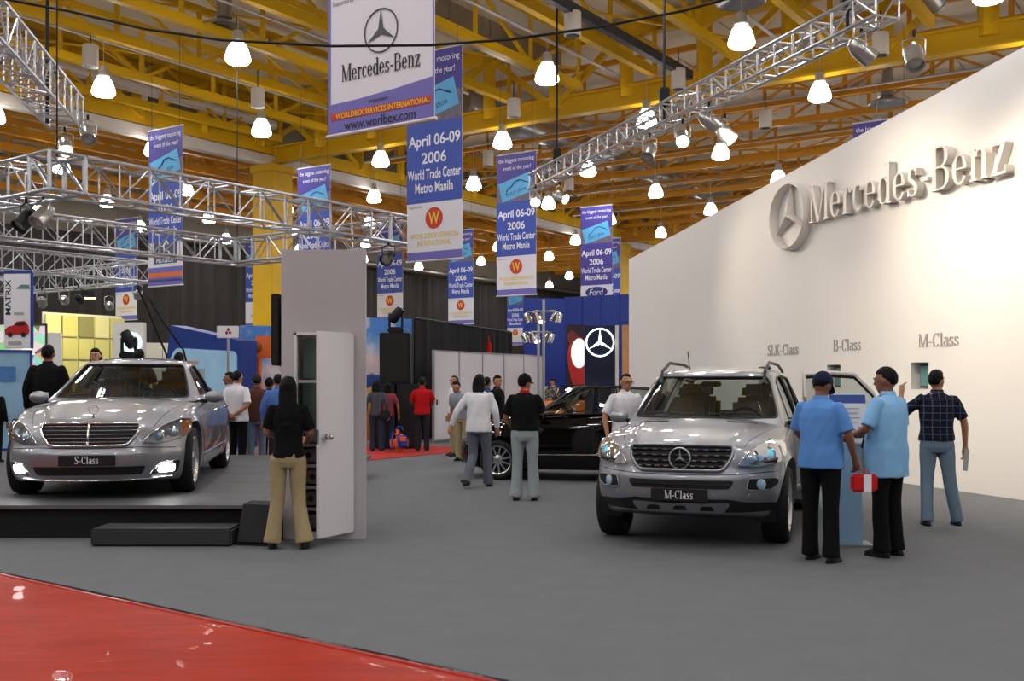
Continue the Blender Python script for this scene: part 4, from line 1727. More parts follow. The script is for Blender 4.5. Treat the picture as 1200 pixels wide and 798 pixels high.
    mods.append(('cut', MB().prism(S['backlight'], ymid, L + 1).mesh('c', paint, 0)))
    me = apply_mods('roof_frame', ho, mods, [paint])
    sharp(me, 35)
    put('roof_frame', me, car)
    patch('windscreen', hv, S['windscreen'], 'front', -.012, S.get('glass', M_GLASS), car, .12, 0)
    patch('rear_window', hv, S['backlight'], 'rear', -.012, S.get('glass', M_GLASS), car, .12, 0)
    for poly in S['side_windows']:
        for vw in ('side', 'side-'):
            w = patch('side_window', hv, poly, vw, -.012, S.get('sglass', M_GLASS), car, .14, 0)
            outline('window_seal', hv, poly, vw, -.002, .011, S.get('seal', M_PLAS), w)
    outline('windscreen_seal', hv, S['windscreen'], 'front', -.004, .013, M_PLAS, car)
    # ---------------- interior
    sm = S.get('seatmat', M_SEAT)
    zf = cb[2] + .02
    for sx in (-1, 1):
        seat(car, sx * .37, cb[0] + .95, zf + S.get('seat_z', .0), sm)
        seat(car, sx * .37, cb[0] + 1.85, zf + S.get('seat_z', .0), sm)
    dz = S['belt']
    MB().bbox((0, cb[0] + .2, dz - .13), (cb[3] * 2 - .02, .4, .24), .07).build('dashboard', M_DASH, car)
    st = MB()
    n = 24
    c0 = Vector((.37, cb[0] + .5, dz - .02))
    st.tube([c0 + Vector((.19 * cos(2 * pi * i / n), .19 * sin(2 * pi * i / n) * .42, .19 * sin(2 * pi * i / n) * .9)) for i in range(n)], .016, 8, True)
    sw = st.build('steering_wheel', M_PLAS, car)
    MB().ball(c0, (.07, .03, .06)).build('wheel_hub', M_PLAS, sw)
    MB().cyl(c0, c0 + Vector((0, -.25, -.1)), .025, n=8).build('steering_column', M_PLAS, sw)
    MB().bbox((0, S['mirror_in'][0], S['mirror_in'][1]), (.22, .03, .06), .012).build('inside_mirror', M_PLAS, car)
    # ---------------- outside mirrors
    for s in (-1, 1):
        mx, my, mz = S['mirror']
        mb = MB().ball((s * mx, my, mz), (.13, .075, .085), 18, 12)
        q = put('mirror_housing', smooth_mesh('mirror_housing', MB().ball((s * mx, my, mz), (.11, .075, .072), 18, 12).bbox((s * (mx - .01), my + .03, mz), (.18, .08, .11), .03), S.get('mirpaint', paint), .012, 3), car)
        MB().bbox((s * (mx - .15), my + .02, mz - .05), (.16, .06, .045), .015).build('mirror_arm', M_PLAS, q)
        MB().bbox((s * mx, my + .085, mz), (.17, .008, .11), .003).build('mirror_glass', M_CHROME, q)
    # ---------------- seams and handles
    for vw, s in (('side', 1), ('side-', -1)):
        for ln in S['door_lines']:
            outline('door_seam', bv, ln, vw, -.002, .0045, M_PLAS, car, False, seg=5)
        for (hy, hz) in S['handles']:
            l, nr = shoot(bv, vw, hy, hz)
            MB().tube([l + Vector((-s * .01, -.1, 0)), l + Vector((s * .03, -.07, .004)), l + Vector((s * .034, .07, .004)), l + Vector((-s * .01, .1, 0))], .012, 8).build('door_handle', S.get('handlemat', paint), car)
        if 'side_strip' in S:
            outline('rub_strip', bv, S['side_strip'], vw, .0, .014, S.get('stripmat', paint), car, False, seg=6)
    for ln in S['hood_lines']:
        outline('hood_seam', bv, ln, 'top', -.002, .0045, M_PLAS, car, False, seg=5)
    return car, bv, hv


def lamp_unit(car, bv, poly, sgn, bulbs, amber=None, cover=M_LAMPG):
    pl = poly if sgn > 0 else flip(poly)
    h = patch('headlight', bv, pl, 'front', .004, M_LAMPB, car, .05, .02)
    outline('lamp_bezel', bv, pl, 'front', .006, .007, M_CHROME, h)
    for (x, z, r, m) in bulbs:
        l, nr = shoot(bv, 'front', sgn * x, z)
        d = Vector((nr.x * .35, nr.y, nr.z * .3)).normalized()
        fx, fy, fd = frame(d)
        b = MB()
        b.lathe([(r * 1.25, -.01), (r * 1.25, .018), (r * 1.05, .024), (r, .01)], 20)
        o = b.build('lamp_ring', M_CHROME, h)
        Mx = Matrix.Translation(l) @ Matrix((fx, fy, fd)).transposed().to_4x4()
        o.matrix_local = Mx
        b = MB().lathe([(r, .008), (r * .8, .026), (r * .45, .036), (.002, .04)], 20)
        o = b.build('lamp_lens', m, h)
        o.matrix_local = Mx
    if amber:
        patch('indicator', bv, amber if sgn > 0 else flip(amber), 'front', .012, M_AMBER, h, .05, .01)
    patch('lamp_cover', bv, pl, 'front', .036, cover, h, .05, .03)
    return h


def plate(car, bv, z0, z1, hw, txt, cap):
    l, nr = shoot(bv, 'front', 0, (z0 + z1) / 2)
    p = MB().bbox((0, l.y - .012, (z0 + z1) / 2), (hw * 2, .018, z1 - z0), .006).build('number_plate', M_PLAS, car)
    w = serif_width(txt) * cap * .95
    serif_line(p, txt, M_INKW, -w / 2, (z0 + z1) / 2 - cap * .42, w, cap, l.y - .026, l.y - .02)
    return l.y


# ------------------------------------------------------------------ saloon on the platform
SAL = dict(L=5.2, paint=M_SILVER, R=.345, rr=.245, tw=.25, yw=(.87, 4.035), track=1.6, fp=.31, rp=.34,
           Zt=[(0, .735), (.08, .795), (.35, .87), (.8, .945), (1.2, .995), (1.6, 1.01), (4.1, 1.06), (4.7, 1.05), (5.05, 1.02), (5.2, .95)],
           Zs=[(0, .70), (.3, .79), (.8, .875), (1.5, .925), (3, .955), (4.4, .985), (5.2, .89)],
           Zb=[(0, .2), (.3, .16), (1, .17), (4, .2), (5.2, .32)],
           W=[(0, .76), (.15, .83), (.4, .895), (.8, .932), (2, .936), (3.6, .936), (4.5, .90), (5.2, .78)],
           side=[(0, .93), (.12, .975), (.4, 1.0), (.65, .995), (.85, .975), (1, .925)],
           Pz=[(.15, .07), (.25, .03), (.38, .0), (.47, .0), (.52, .035), (.6, .05), (.7, .085), (.8, .16), (.9, .2)],
           Pr=[(.2, .1), (.45, .0), (.7, .02), (.95, .08), (1.1, .1)],
           ridge=.03, ridge_at=.62, flare=.02, crown=2.6, belt=.97,
           cabin=(1.55, 4.0, .4, .72),
           house=dict(roof=[(1.2, 1.2), (2.0, 1.385), (2.4, 1.452), (2.85, 1.473), (3.3, 1.452), (3.7, 1.37), (4.4, 1.15)],
                      base=[(1.2, .93), (1.6, .95), (3, .94), (4.3, .99)], yf=(1.28, 2.18), yr=(4.42, 3.52), w=(.86, .60), fc=1.0, rc=1.2, fplan=.34, rplan=.25, taper=.12, crown=.05),
           side_windows=[[(2.05, 1.03), (2.92, 1.045), (2.9, 1.375), (2.66, 1.37), (2.42, 1.33)], [(3.0, 1.045), (3.72, 1.06), (3.86, 1.12), (3.62, 1.26), (3.36, 1.35), (2.98, 1.378)]],
           windscreen=rounded([(-.735, 1.0), (.735, 1.0), (.565, 1.385), (-.565, 1.385)], .05),
           backlight=rounded([(-.62, 1.09), (.62, 1.09), (.5, 1.36), (-.5, 1.36)], .05),
           glass=M_GLASS, sglass=thin_glass('saloon_side_glass', (.42, .45, .44), .1), seatmat=M_SEATD, mirror_in=(2.2, 1.33), mirror=(.985, 1.98, 1.0),
           door_lines=[[(1.62, .9), (1.5, .62), (1.52, .3), (1.7, .22)], [(2.93, .99), (2.93, .5), (2.9, .25)], [(3.98, .99), (3.85, .7), (3.55, .55), (3.45, .3)], [(1.7, .22), (3.4, .25)]],
           handles=[(2.75, .83), (3.7, .85)], handlemat=M_CHROME, side_strip=[(1.35, .36), (2.2, .37), (3.55, .39)], stripmat=M_SILVER,
           hood_lines=[[(.58, .22), (.66, .6), (.74, 1.1), (.78, 1.5)], [(-.58, .22), (-.66, .6), (-.74, 1.1), (-.78, 1.5)]],
           spokes=(9, .045, 0))
sal, bv, hv = make_car('silver saloon with lit fog lamps parked on the raised platform', (-4.41, 11.07, .34), radians(8.8), SAL)
gp = rounded([(-.47, .745), (.47, .745), (.455, .66), (.36, .535), (-.36, .535), (-.455, .66)], .05)
gr = patch('grille', bv, gp, 'front', .006, M_PLAS, sal, .06, .03)
outline('grille_frame', bv, gp, 'front', .02, .017, M_CHROME, gr)
for k in range(5):
    z = .572 + .036 * k
    hw = .37 + (.455 - .36) * min(1, (z - .535) / .125)
    outline('grille_bar', bv, [(-hw, z), (hw, z)], 'front', .022, .0075, mat('grille_bar_metal', (120, 122, 126), .25, .9, vary=0), gr, False, seg=6)
outline('grille_rib', bv, [(0, .54), (0, .74)], 'front', .03, .013, M_CHROME, gr, False)
hl = rounded([(.5, .56), (.57, .65), (.68, .73), (.80, .775), (.875, .775), (.885, .66), (.82, .59), (.66, .553)], .03)
for s in (-1, 1):
    lamp_unit(sal, bv, hl, s, [(.63, .63, .045, M_BLUEL), (.75, .66, .045, M_BLUEL)], [(.82, .76), (.872, .765), (.88, .66), (.83, .61)])
    fg = rounded([(.57, .25), (.80, .25), (.83, .37), (.66, .36)], .03)
    f = patch('fog_lamp', bv, fg if s > 0 else flip(fg), 'front', .004, M_PLAS, sal, .05, .02)
    ff = rounded([(.63, .262), (.77, .262), (.78, .345), (.66, .345)], .03)
    patch('fog_bulb', bv, ff if s > 0 else flip(ff), 'front', .014, M_XEN, f, .05, .01)
    outline('fog_trim', bv, [(s * .82, .372), (s * .66, .366), (s * .56, .25)], 'front', .008, .008, M_CHROME, f, False)
inl = rounded([(-.5, .25), (.5, .25), (.54, .335), (-.54, .335)], .03)
patch('lower_intake', bv, inl, 'front', .004, M_PLAS, sal, .08, .02)
outline('bumper_strip', bv, [(-.75, .212), (-.4, .205), (0, .2), (.4, .205), (.75, .212)], 'front', .01, .01, M_CHROME, sal, False)
outline('bumper_seam', bv, [(-.84, .5), (-.5, .522), (0, .52), (.5, .522), (.84, .5)], 'front', -.002, .005, M_PLAS, sal, False)
plate(sal, bv, .345, .45, .27, 'S-Class', .075)
l, nr = shoot(bv, 'top', 0, .27)
q = put('hood_ornament', None, sal, l)
MB().cyl((0, 0, -.01), (0, 0, .035), .014, .008, n=8).build('ornament_stem', M_CHROME, q)
star_badge(q, M_CHROME, (0, .004, .083), .05, .011, .14, ('ornament_ring', 'ornament_star'))
for sx in (-1, 1):
    MB().tube([Vector((sx * .1, 1.36, 1.035)), Vector((sx * .3, 1.42, 1.035)), Vector((sx * .55, 1.52, 1.03))], .008, 6).build('wiper', M_PLAS, sal)
l, nr = shoot(hv, 'top', 0, 2.6)
patch('sunroof', hv, rounded([(-.38, 2.45), (.38, 2.45), (.4, 3.05), (-.4, 3.05)], .06), 'top', .003, M_PLAS, sal, .12, .01)

# ------------------------------------------------------------------ off-roader on the floor
SUV = dict(L=4.78, paint=M_SILVER, R=.375, rr=.255, tw=.26, yw=(.86, 3.775), track=1.63, fp=.31, rp=.3,
           Zt=[(0, .965), (.08, 1.02), (.35, 1.09), (.8, 1.15), (1.2, 1.2), (1.6, 1.2), (4.3, 1.18), (4.78, 1.1)],
           Zs=[(0, .93), (.3, 1.0), (.9, 1.07), (1.5, 1.1), (3, 1.12), (4.4, 1.13), (4.78, 1.06)],
           Zb=[(0, .34), (.3, .28), (1.2, .27), (3.8, .28), (4.78, .4)],
           W=[(0, .79), (.15, .86), (.4, .922), (.8, .95), (2, .955), (3.8, .955), (4.4, .92), (4.78, .82)],
           side=[(0, .945), (.12, .98), (.35, 1.0), (.6, .998), (.82, .98), (1, .935)],
           Pz=[(.3, .1), (.42, .035), (.52, .0), (.68, .0), (.74, .035), (.84, .05), (.95, .085), (1.02, .15), (1.1, .2)],
           Pr=[(.35, .08), (.55, .0), (.8, .03), (1.15, .06)],
           ridge=.028, ridge_at=.6, flare=.03, gap=.07, crown=2.6, belt=1.14,
           cabin=(1.4, 4.35, .5, .74),
           house=dict(roof=[(1.0, 1.3), (1.65, 1.61), (2.05, 1.705), (2.6, 1.75), (3.4, 1.74), (4.3, 1.68), (4.8, 1.5)],
                      base=[(1.0, 1.1), (3, 1.1), (4.7, 1.1)], yf=(1.02, 1.86), yr=(4.68, 4.36), w=(.875, .655), fc=1.0, rc=1.5, fplan=.34, rplan=.2, taper=.07, crown=.05),
           side_windows=[[(1.85, 1.18), (2.58, 1.18), (2.56, 1.64), (2.3, 1.625), (2.12, 1.56)], [(2.68, 1.18), (3.42, 1.18), (3.62, 1.62), (2.66, 1.645)], [(3.55, 1.2), (4.3, 1.22), (4.2, 1.58), (3.75, 1.61)]],
           windscreen=rounded([(-.76, 1.2), (.76, 1.2), (.6, 1.63), (-.6, 1.63)], .05),
           backlight=rounded([(-.68, 1.2), (.68, 1.2), (.56, 1.6), (-.56, 1.6)], .05),
           seat_z=.1, seatmat=M_SEAT, mirror_in=(1.95, 1.55), mirror=(1.0, 1.76, 1.19),
           door_lines=[[(1.5, 1.07), (1.42, .8), (1.45, .45), (1.6, .36)], [(2.62, 1.14), (2.62, .7), (2.58, .38)], [(3.7, 1.14), (3.55, .8), (3.35, .6), (3.25, .4)], [(1.6, .36), (3.25, .38)]],
           handles=[(2.42, .98), (3.45, 1.0)], side_strip=[(1.4, .55), (2.4, .55), (3.25, .56)], stripmat=M_CHROME,
           hood_lines=[[(.56, .2), (.66, .55), (.74, .95), (.78, 1.2)], [(-.56, .2), (-.66, .55), (-.74, .95), (-.78, 1.2)]],
           spokes=(5, .055, .17))
suv, bv, hv = make_car('silver off-roader with roof rails parked on the grey carpet', (1.563, 9.974, 0), radians(-19.3), SUV)
gp = rounded([(-.48, .965), (.48, .965), (.47, .87), (.39, .745), (-.39, .745), (-.47, .87)], .05)
gr = patch('grille', bv, gp, 'front', .006, M_PLAS, suv, .06, .03)
outline('grille_frame', bv, gp, 'front', .02, .018, M_SILVER, gr)
M_GBAR = mat('grille_slat_dark', (44, 45, 48), .3, .7, vary=0)
for k in range(4):
    z = .785 + .048 * k
    hw = .38 + (.08) * min(1, (z - .745) / .125)
    outline('grille_bar', bv, [(-hw, z), (hw, z)], 'front', .02, .012, M_GBAR, gr, False, seg=6)
    for j in range(10):
        x = -hw + .03 + (2 * hw - .06) * j / 9
        if abs(x) > .11:
            l, nr = shoot(bv, 'front', x, z)
            MB().bbox(l + nr * .032, (.045, .006, .009), .002).build('grille_slot', M_CHROME, gr)
l, nr = shoot(bv, 'front', 0, .86)
star_badge(gr, mat('badge_silver', (235, 236, 238), .3, .5, vary=0), (0, l.y - .012, .86), .105, .035, .13)
l, nr = shoot(bv, 'front', 0, 1.0)
MB().lathe([(.03, 0), (.026, .006), (.002, .008)], 16, shoot(bv, 'top', 0, .14)[0]).build('hood_badge', M_CHROME, suv)
hl = rounded([(.52, .79), (.575, .88), (.66, .955), (.78, .995), (.875, .99), (.9, .88), (.86, .815), (.7, .785)], .03)
for s in (-1, 1):
    lamp_unit(suv, bv, hl, s, [(.645, .855, .045, M_BLUEL), (.765, .89, .062, mat('projector_cyan', (120, 215, 235), .05, .2, vary=0, coat=1, emit=.35))])
    fg = rounded([(.60, .57), (.80, .565), (.87, .62), (.85, .675), (.62, .675)], .03)
    f = patch('fog_lamp', bv, fg if s > 0 else flip(fg), 'front', .006, M_PLAS, suv, .05, .02)
    outline('fog_trim', bv, fg if s > 0 else flip(fg), 'front', .008, .006, M_SILVER, f)
    l, nr = shoot(bv, 'front', s * .72, .62)
    b = MB().lathe([(.05, -.005), (.05, .02), (.04, .026), (.002, .03)], 18)
    o = b.build('fog_bulb', M_BLUEL, f)
    fx, fy, fd = frame(nr)
    o.matrix_local = Matrix.Translation(l) @ Matrix((fx, fy, fd)).transposed().to_4x4()
patch('lower_intake', bv, rounded([(-.46, .58), (.46, .58), (.5, .66), (-.5, .66)], .035), 'front', .005, M_PLAS, suv, .08, .02)
outline('intake_bar', bv, [(-.46, .62), (.46, .62)], 'front', .014, .006, M_GBAR, suv, False)
val = rounded([(-.82, .36), (.82, .36), (.86, .44), (.6, .455), (.45, .485), (-.45, .485), (-.6, .455), (-.86, .44)], .03)
patch('lower_valance', bv, val, 'front', .006, M_PLAS, suv, .08, .02)
sk = rounded([(-.4, .365), (.4, .365), (.46, .45), (-.46, .45)], .03)
skp = patch('skid_plate', bv, sk, 'front', .02, mat('skid_metal', (150, 152, 156), .35, .8, vary=.05), suv, .08, .03)
for x in (-.25, 0, .25):
    patch('skid_slot', bv, rounded([(x - .07, .385), (x + .07, .385), (x + .05, .425), (x - .05, .425)], .02), 'front', .026, M_PLAS, skp, .08, .01)
plate(suv, bv, .46, .575, .265, 'M-Class', .08)
outline('bumper_seam', bv, [(-.86, .735), (-.5, .715), (0, .705), (.5, .715), (.86, .735)], 'front', -.002, .005, M_PLAS, suv, False)
for s in (-1, 1):
    vent = [(s * .3, 1.0), (s * .6, 1.03), (s * .6, 1.1), (s * .3, 1.07)]
    patch('hood_vent', bv, vent if s > 0 else list(reversed(vent)), 'top', .004, M_PLAS, suv, .08, .01)
    pts = []
    for yy, up in ((1.95, 0), (2.08, .055), (2.5, .085), (3.5, .085), (4.1, .06), (4.22, 0)):
        l, nr = shoot(hv, 'top', s * .57, yy)
        pts.append(l + Vector((0, 0, up)))
    MB().tube(pts, .018, 8).build('roof_rail', M_DGREY, suv)
    for x in (.32, .62):
        l, nr = shoot(bv, 'front', s * x, .52)
        MB().lathe([(.02, 0), (.016, -.006), (.002, -.007)], 12, l, 'Y').build('parking_sensor', M_SILVER, suv)
    MB().tube([Vector((s * .08, 1.22, 1.245)), Vector((s * .3, 1.27, 1.25)), Vector((s * .58, 1.38, 1.245))], .009, 6).build('wiper', M_PLAS, suv)
    l, nr = shoot(bv, 'side' if s > 0 else 'side-', 2.3, .35)
    MB().bbox((l.x + s * .03, 2.35, .33), (.14, 1.7, .05), .02).build('running_board', M_PLAS, suv)
MB().cyl(shoot(hv, 'top', -.3, 2.3)[0], shoot(hv, 'top', -.3, 2.3)[0] + Vector((-.04, .1, .2)), .006, n=6).build('aerial', M_PLAS, suv)
# rear door standing open on the camera's right
dr = put('open_door', None, suv, (.945, 2.66, 0), radians(-62))
Rt = Matrix.Identity(3)
b = MB()
b.bbox((0.0, .5, .76), (.12, 1.0, .72), .03)
b.build('door_panel', M_SILVER, dr)
wf = [(-.0, .04, 1.1), (-.05, .03, 1.4), (-.12, .05, 1.66), (-.12, .4, 1.68), (-.11, .66, 1.66), (-.06, .86, 1.45), (0, 1.0, 1.12)]
b = MB().tube(wf, .028, 8)
b.build('window_frame', M_WSTEEL, dr)
b = MB().tube([Vector(p) + Vector((.012, 0, -.035)) for p in wf], .018, 6)
b.build('window_seal', M_PLAS, dr)
b = MB()
b.add(wf, [(0, 1, 2, 3, 4, 5, 6)])
b.build('door_window', M_GLASS, dr)
MB().tube([(.055, .72, .99), (.09, .74, .995), (.09, .9, .995), (.055, .92, .99)], .012, 8).build('door_handle', M_SILVER, dr)
MB().bbox((-.07, .5, .85), (.03, .85, .45), .02).build('door_trim', M_SEATD, dr)

# ------------------------------------------------------------------ black compact behind
CMP = dict(L=4.27, paint=M_BLACKP, R=.32, rr=.225, tw=.22, yw=(.83, 3.61), track=1.55, fp=.3, rp=.28,
           Zt=[(0, .70), (.08, .79), (.35, .90), (.7, .98), (1.0, 1.05), (1.5, 1.06), (3.9, 1.08), (4.27, .98)],
           Zs=[(0, .68), (.3, .82), (.8, .92), (1.5, .97), (3.4, 1.03), (4.27, .95)],
           Zb=[(0, .22), (.3, .18), (1, .18), (3.5, .2), (4.27, .32)],
           W=[(0, .72), (.15, .79), (.4, .85), (.8, .885), (2, .888), (3.4, .885), (3.9, .86), (4.27, .78)],
           side=[(0, .94), (.12, .98), (.4, 1.0), (.65, .995), (.85, .975), (1, .925)],
           Pz=[(.2, .06), (.35, .0), (.5, .0), (.6, .04), (.75, .1), (.9, .2)], Pr=[(.3, .06), (.5, 0), (.8, .02), (1.1, .06)],
           flare=.018, crown=2.6, belt=1.0, cabin=(1.3, 3.8, .42, .68),
           house=dict(roof=[(.9, 1.15), (1.5, 1.4), (2.0, 1.54), (2.5, 1.6), (3.1, 1.59), (3.75, 1.52), (4.2, 1.3)],
                      base=[(.9, .98), (3, 1.0), (4.1, 1.02)], yf=(.86, 1.95), yr=(4.12, 3.78), w=(.815, .60), fc=1.0, rc=1.5, fplan=.34, rplan=.22, taper=.08, crown=.05),
           side_windows=[[(1.5, 1.06), (2.36, 1.07), (2.35, 1.5), (2.1, 1.48), (1.85, 1.37)], [(2.46, 1.07), (3.3, 1.09), (3.42, 1.2), (3.3, 1.45), (2.44, 1.505)], [(3.5, 1.12), (3.85, 1.14), (3.72, 1.38), (3.42, 1.43)]],
           windscreen=rounded([(-.7, 1.09), (.7, 1.09), (.55, 1.5), (-.55, 1.5)], .05),
           backlight=rounded([(-.6, 1.1), (.6, 1.1), (.5, 1.45), (-.5, 1.45)], .05),
           seatmat=M_SEATD, mirror_in=(1.95, 1.42), mirror=(.96, 1.55, 1.07), seal=M_BLK,
           door_lines=[[(1.3, .93), (1.22, .6), (1.25, .35), (1.4, .26)], [(2.4, 1.02), (2.4, .5), (2.38, .26)], [(3.4, 1.02), (3.3, .7), (3.1, .5), (3.05, .28)]],
           handles=[(2.2, .9), (3.2, .92)], handlemat=M_BLACKP, side_strip=[(1.3, .42), (2.2, .43), (3.1, .45)], stripmat=M_CHROME,
           hood_lines=[[(.52, .2), (.62, .5), (.7, .95)], [(-.52, .2), (-.62, .5), (-.7, .95)]], spokes=(11, .026, 0))
cmp_, bv, hv = make_car('glossy black compact car standing behind the silver off-roader', (-.76, 18.18, 0), radians(-107.5), CMP)
gp = rounded([(-.4, .7), (.4, .7), (.36, .56), (-.36, .56)], .04)
gr = patch('grille', bv, gp, 'front', .006, M_PLAS, cmp_, .06, .02)
for k in range(3):
    outline('grille_bar', bv, [(-.37, .59 + .04 * k), (.37, .59 + .04 * k)], 'front', .02, .01, M_CHROME, gr, False)
hl = rounded([(.46, .58), (.52, .7), (.66, .77), (.76, .78), (.78, .7), (.72, .6)], .03)
for s in (-1, 1):
    lamp_unit(cmp_, bv, hl, s, [(.58, .66, .04, M_BLUEL), (.68, .69, .04, M_BLUEL)])
patch('lower_intake', bv, rounded([(-.5, .28), (.5, .28), (.54, .4), (-.54, .4)], .03), 'front', .005, M_PLAS, cmp_, .08, .02)
sal.scale = (1.05, 1.05, 1.05)
# ================================================================== people
SKINS = {'tan': mat('skin_tan', (176, 122, 92), .5, vary=.05), 'brown': mat('skin_brown', (140, 92, 68), .5, vary=.05), 'light': mat('skin_light', (196, 148, 118), .5, vary=.05)}
M_HAIR = mat('black_hair', (10, 9, 9), .6, vary=.3, scale=40, bump=.4, bscale=90, spec=.2)
M_HAIRG = mat('greying_hair', (70, 66, 64), .5, vary=.4, scale=40)
M_EYEW = mat('eye_white', (225, 220, 214), .3, vary=0)
M_EYED = mat('eye_dark', (24, 16, 12), .2, vary=0)
M_LIP = mat('lip', (120, 66, 58), .5, vary=0)
M_SHOE = mat('black_shoe', (18, 17, 17), .35, vary=.1)


def cloth(name, col, rough=.9, vary=.08):
    return mat(name, col, rough, vary=vary, scale=12, bump=.15, bscale=220, spec=.2)


def plaid(name):
    if name in MATS:
        return MATS[name]
    m = cloth(name, (26, 30, 46))
    nt = m.node_tree
    b = nt.nodes['Principled BSDF']
    tc = nt.nodes.new('ShaderNodeTexCoord')
    sp = nt.nodes.new('ShaderNodeSeparateXYZ')
    nt.links.new(tc.outputs['Object'], sp.inputs[0])

    def lines(o, per):
        a = nt.nodes.new('ShaderNodeMath'); a.operation = 'MULTIPLY'; a.inputs[1].default_value = per
        f = nt.nodes.new('ShaderNodeMath'); f.operation = 'FRACT'
        g = nt.nodes.new('ShaderNodeMath'); g.operation = 'LESS_THAN'; g.inputs[1].default_value = .12
        nt.links.new(sp.outputs[o], a.inputs[0]); nt.links.new(a.outputs[0], f.inputs[0]); nt.links.new(f.outputs[0], g.inputs[0])
        return g
    a, c = lines(0, 13), lines(2, 13)
    mx = nt.nodes.new('ShaderNodeMath'); mx.operation = 'MAXIMUM'
    nt.links.new(a.outputs[0], mx.inputs[0]); nt.links.new(c.outputs[0], mx.inputs[1])
    mc = nt.nodes.new('ShaderNodeMix'); mc.data_type = 'RGBA'
    mc.inputs['A'].default_value = rgb(24, 28, 44)
    mc.inputs['B'].default_value = rgb(78, 84, 104)
    nt.links.new(mx.outputs[0], mc.inputs['Factor'])
    nt.links.new(mc.outputs['Result'], b.inputs['Base Color'])
    return m


def striped(name, c0, c1, per=36):
    if name in MATS:
        return MATS[name]
    m = cloth(name, c0)
    nt = m.node_tree
    b = nt.nodes['Principled BSDF']
    tc = nt.nodes.new('ShaderNodeTexCoord')
    sp = nt.nodes.new('ShaderNodeSeparateXYZ')
    nt.links.new(tc.outputs['Object'], sp.inputs[0])
    a = nt.nodes.new('ShaderNodeMath'); a.operation = 'MULTIPLY'; a.inputs[1].default_value = per
    f = nt.nodes.new('ShaderNodeMath'); f.operation = 'FRACT'
    g = nt.nodes.new('ShaderNodeMath'); g.operation = 'LESS_THAN'; g.inputs[1].default_value = .3
    nt.links.new(sp.outputs[0], a.inputs[0]); nt.links.new(a.outputs[0], f.inputs[0]); nt.links.new(f.outputs[0], g.inputs[0])
    mc = nt.nodes.new('ShaderNodeMix'); mc.data_type = 'RGBA'
    mc.inputs['A'].default_value = rgb(*c0)
    mc.inputs['B'].default_value = rgb(*c1)
    nt.links.new(g.outputs[0], mc.inputs['Factor'])
    nt.links.new(mc.outputs['Result'], b.inputs['Base Color'])
    return m


def ring(c, rx, ry, R=None, n=16):
    out = []
    for i in range(n):
        a = 2 * pi * i / n
        p = Vector((rx * cos(a), ry * sin(a), 0))
        out.append(Vector(c) + (R @ p if R is not None else p))
    return out


def limb(mb, pts, rs, n=12, sub=4, flat_end=False):
    # tapered limb with rounded ends through joints
    pts = [Vector(p) for p in pts]
    P2, R2 = [], []
    for i in range(len(pts) - 1):
        for j in range(sub):
            t = j / sub
            P2.append(pts[i].lerp(pts[i + 1], t))
            s = t * t * (3 - 2 * t)
            R2.append(rs[i] + (rs[i + 1] - rs[i]) * s)
    P2.append(pts[-1])
    R2.append(rs[-1])
    # soften the joints
    for _ in range(1):
        Q = P2[:]
        for i in range(1, len(P2) - 1):
            Q[i] = P2[i] * .5 + (P2[i - 1] + P2[i + 1]) * .25
        P2 = Q
    d0 = (P2[0] - P2[1]).normalized()
    d1 = (P2[-1] - P2[-2]).normalized()
    P2 = [P2[0] + d0 * R2[0] * .75, P2[0] + d0 * R2[0] * .45] + P2 + [P2[-1] + d1 * R2[-1] * .45, P2[-1] + d1 * R2[-1] * .75]
    R2 = [R2[0] * .4, R2[0] * .85] + R2 + [R2[-1] * .85, R2[-1] * .4]
    if flat_end:
        P2, R2 = P2[:-2], R2[:-2]
    mb.tube(P2, R2, n)


def hand(mb, wrist, d, inward, k, curl=.6, spread=1.0):
    # palm and five fingers; d = along the forearm, inward = palm facing
    d = d.normalized()
    inn = (inward - d * inward.dot(d)).normalized()
    side = d.cross(inn)
    def q(a, b, c):
        return wrist + d * (a * k) + side * (b * k) + inn * (c * k)
    limb(mb, [q(-.02, 0, 0), q(.03, 0, 0), q(.085, .004, .004)], [.026 * k, .034 * k, .032 * k], 10, 2)
    limb(mb, [q(.02, .022, 0), q(.088, .028, .004)], [.018 * k, .017 * k], 8, 2)
    limb(mb, [q(.02, -.022, 0), q(.088, -.026, .004)], [.018 * k, .016 * k], 8, 2)
    for o, L in ((.033, .072), (.012, .082), (-.01, .076), (-.031, .06)):
        a0 = .25 * curl
        p = q(.09, o, .004)
        pts = [p]
        ang = a0
        for seg in (.45, .32, .23):
            ang += curl * .55
            p = p + (d * cos(ang) + inn * sin(ang)) * (L * seg * k) + side * (o * .12 * spread * k)
            pts.append(p)
        limb(mb, pts, [.0105 * k, .0098 * k, .009 * k, .0075 * k], 8, 2)
    limb(mb, [q(.02, .03, .008), q(.055, .056, .02), q(.085, .062, .034)], [.014 * k, .012 * k, .009 * k], 8, 2)


DOWN = lambda s: ((s * .255, .03, 1.13), (s * .27, -.03, .88))


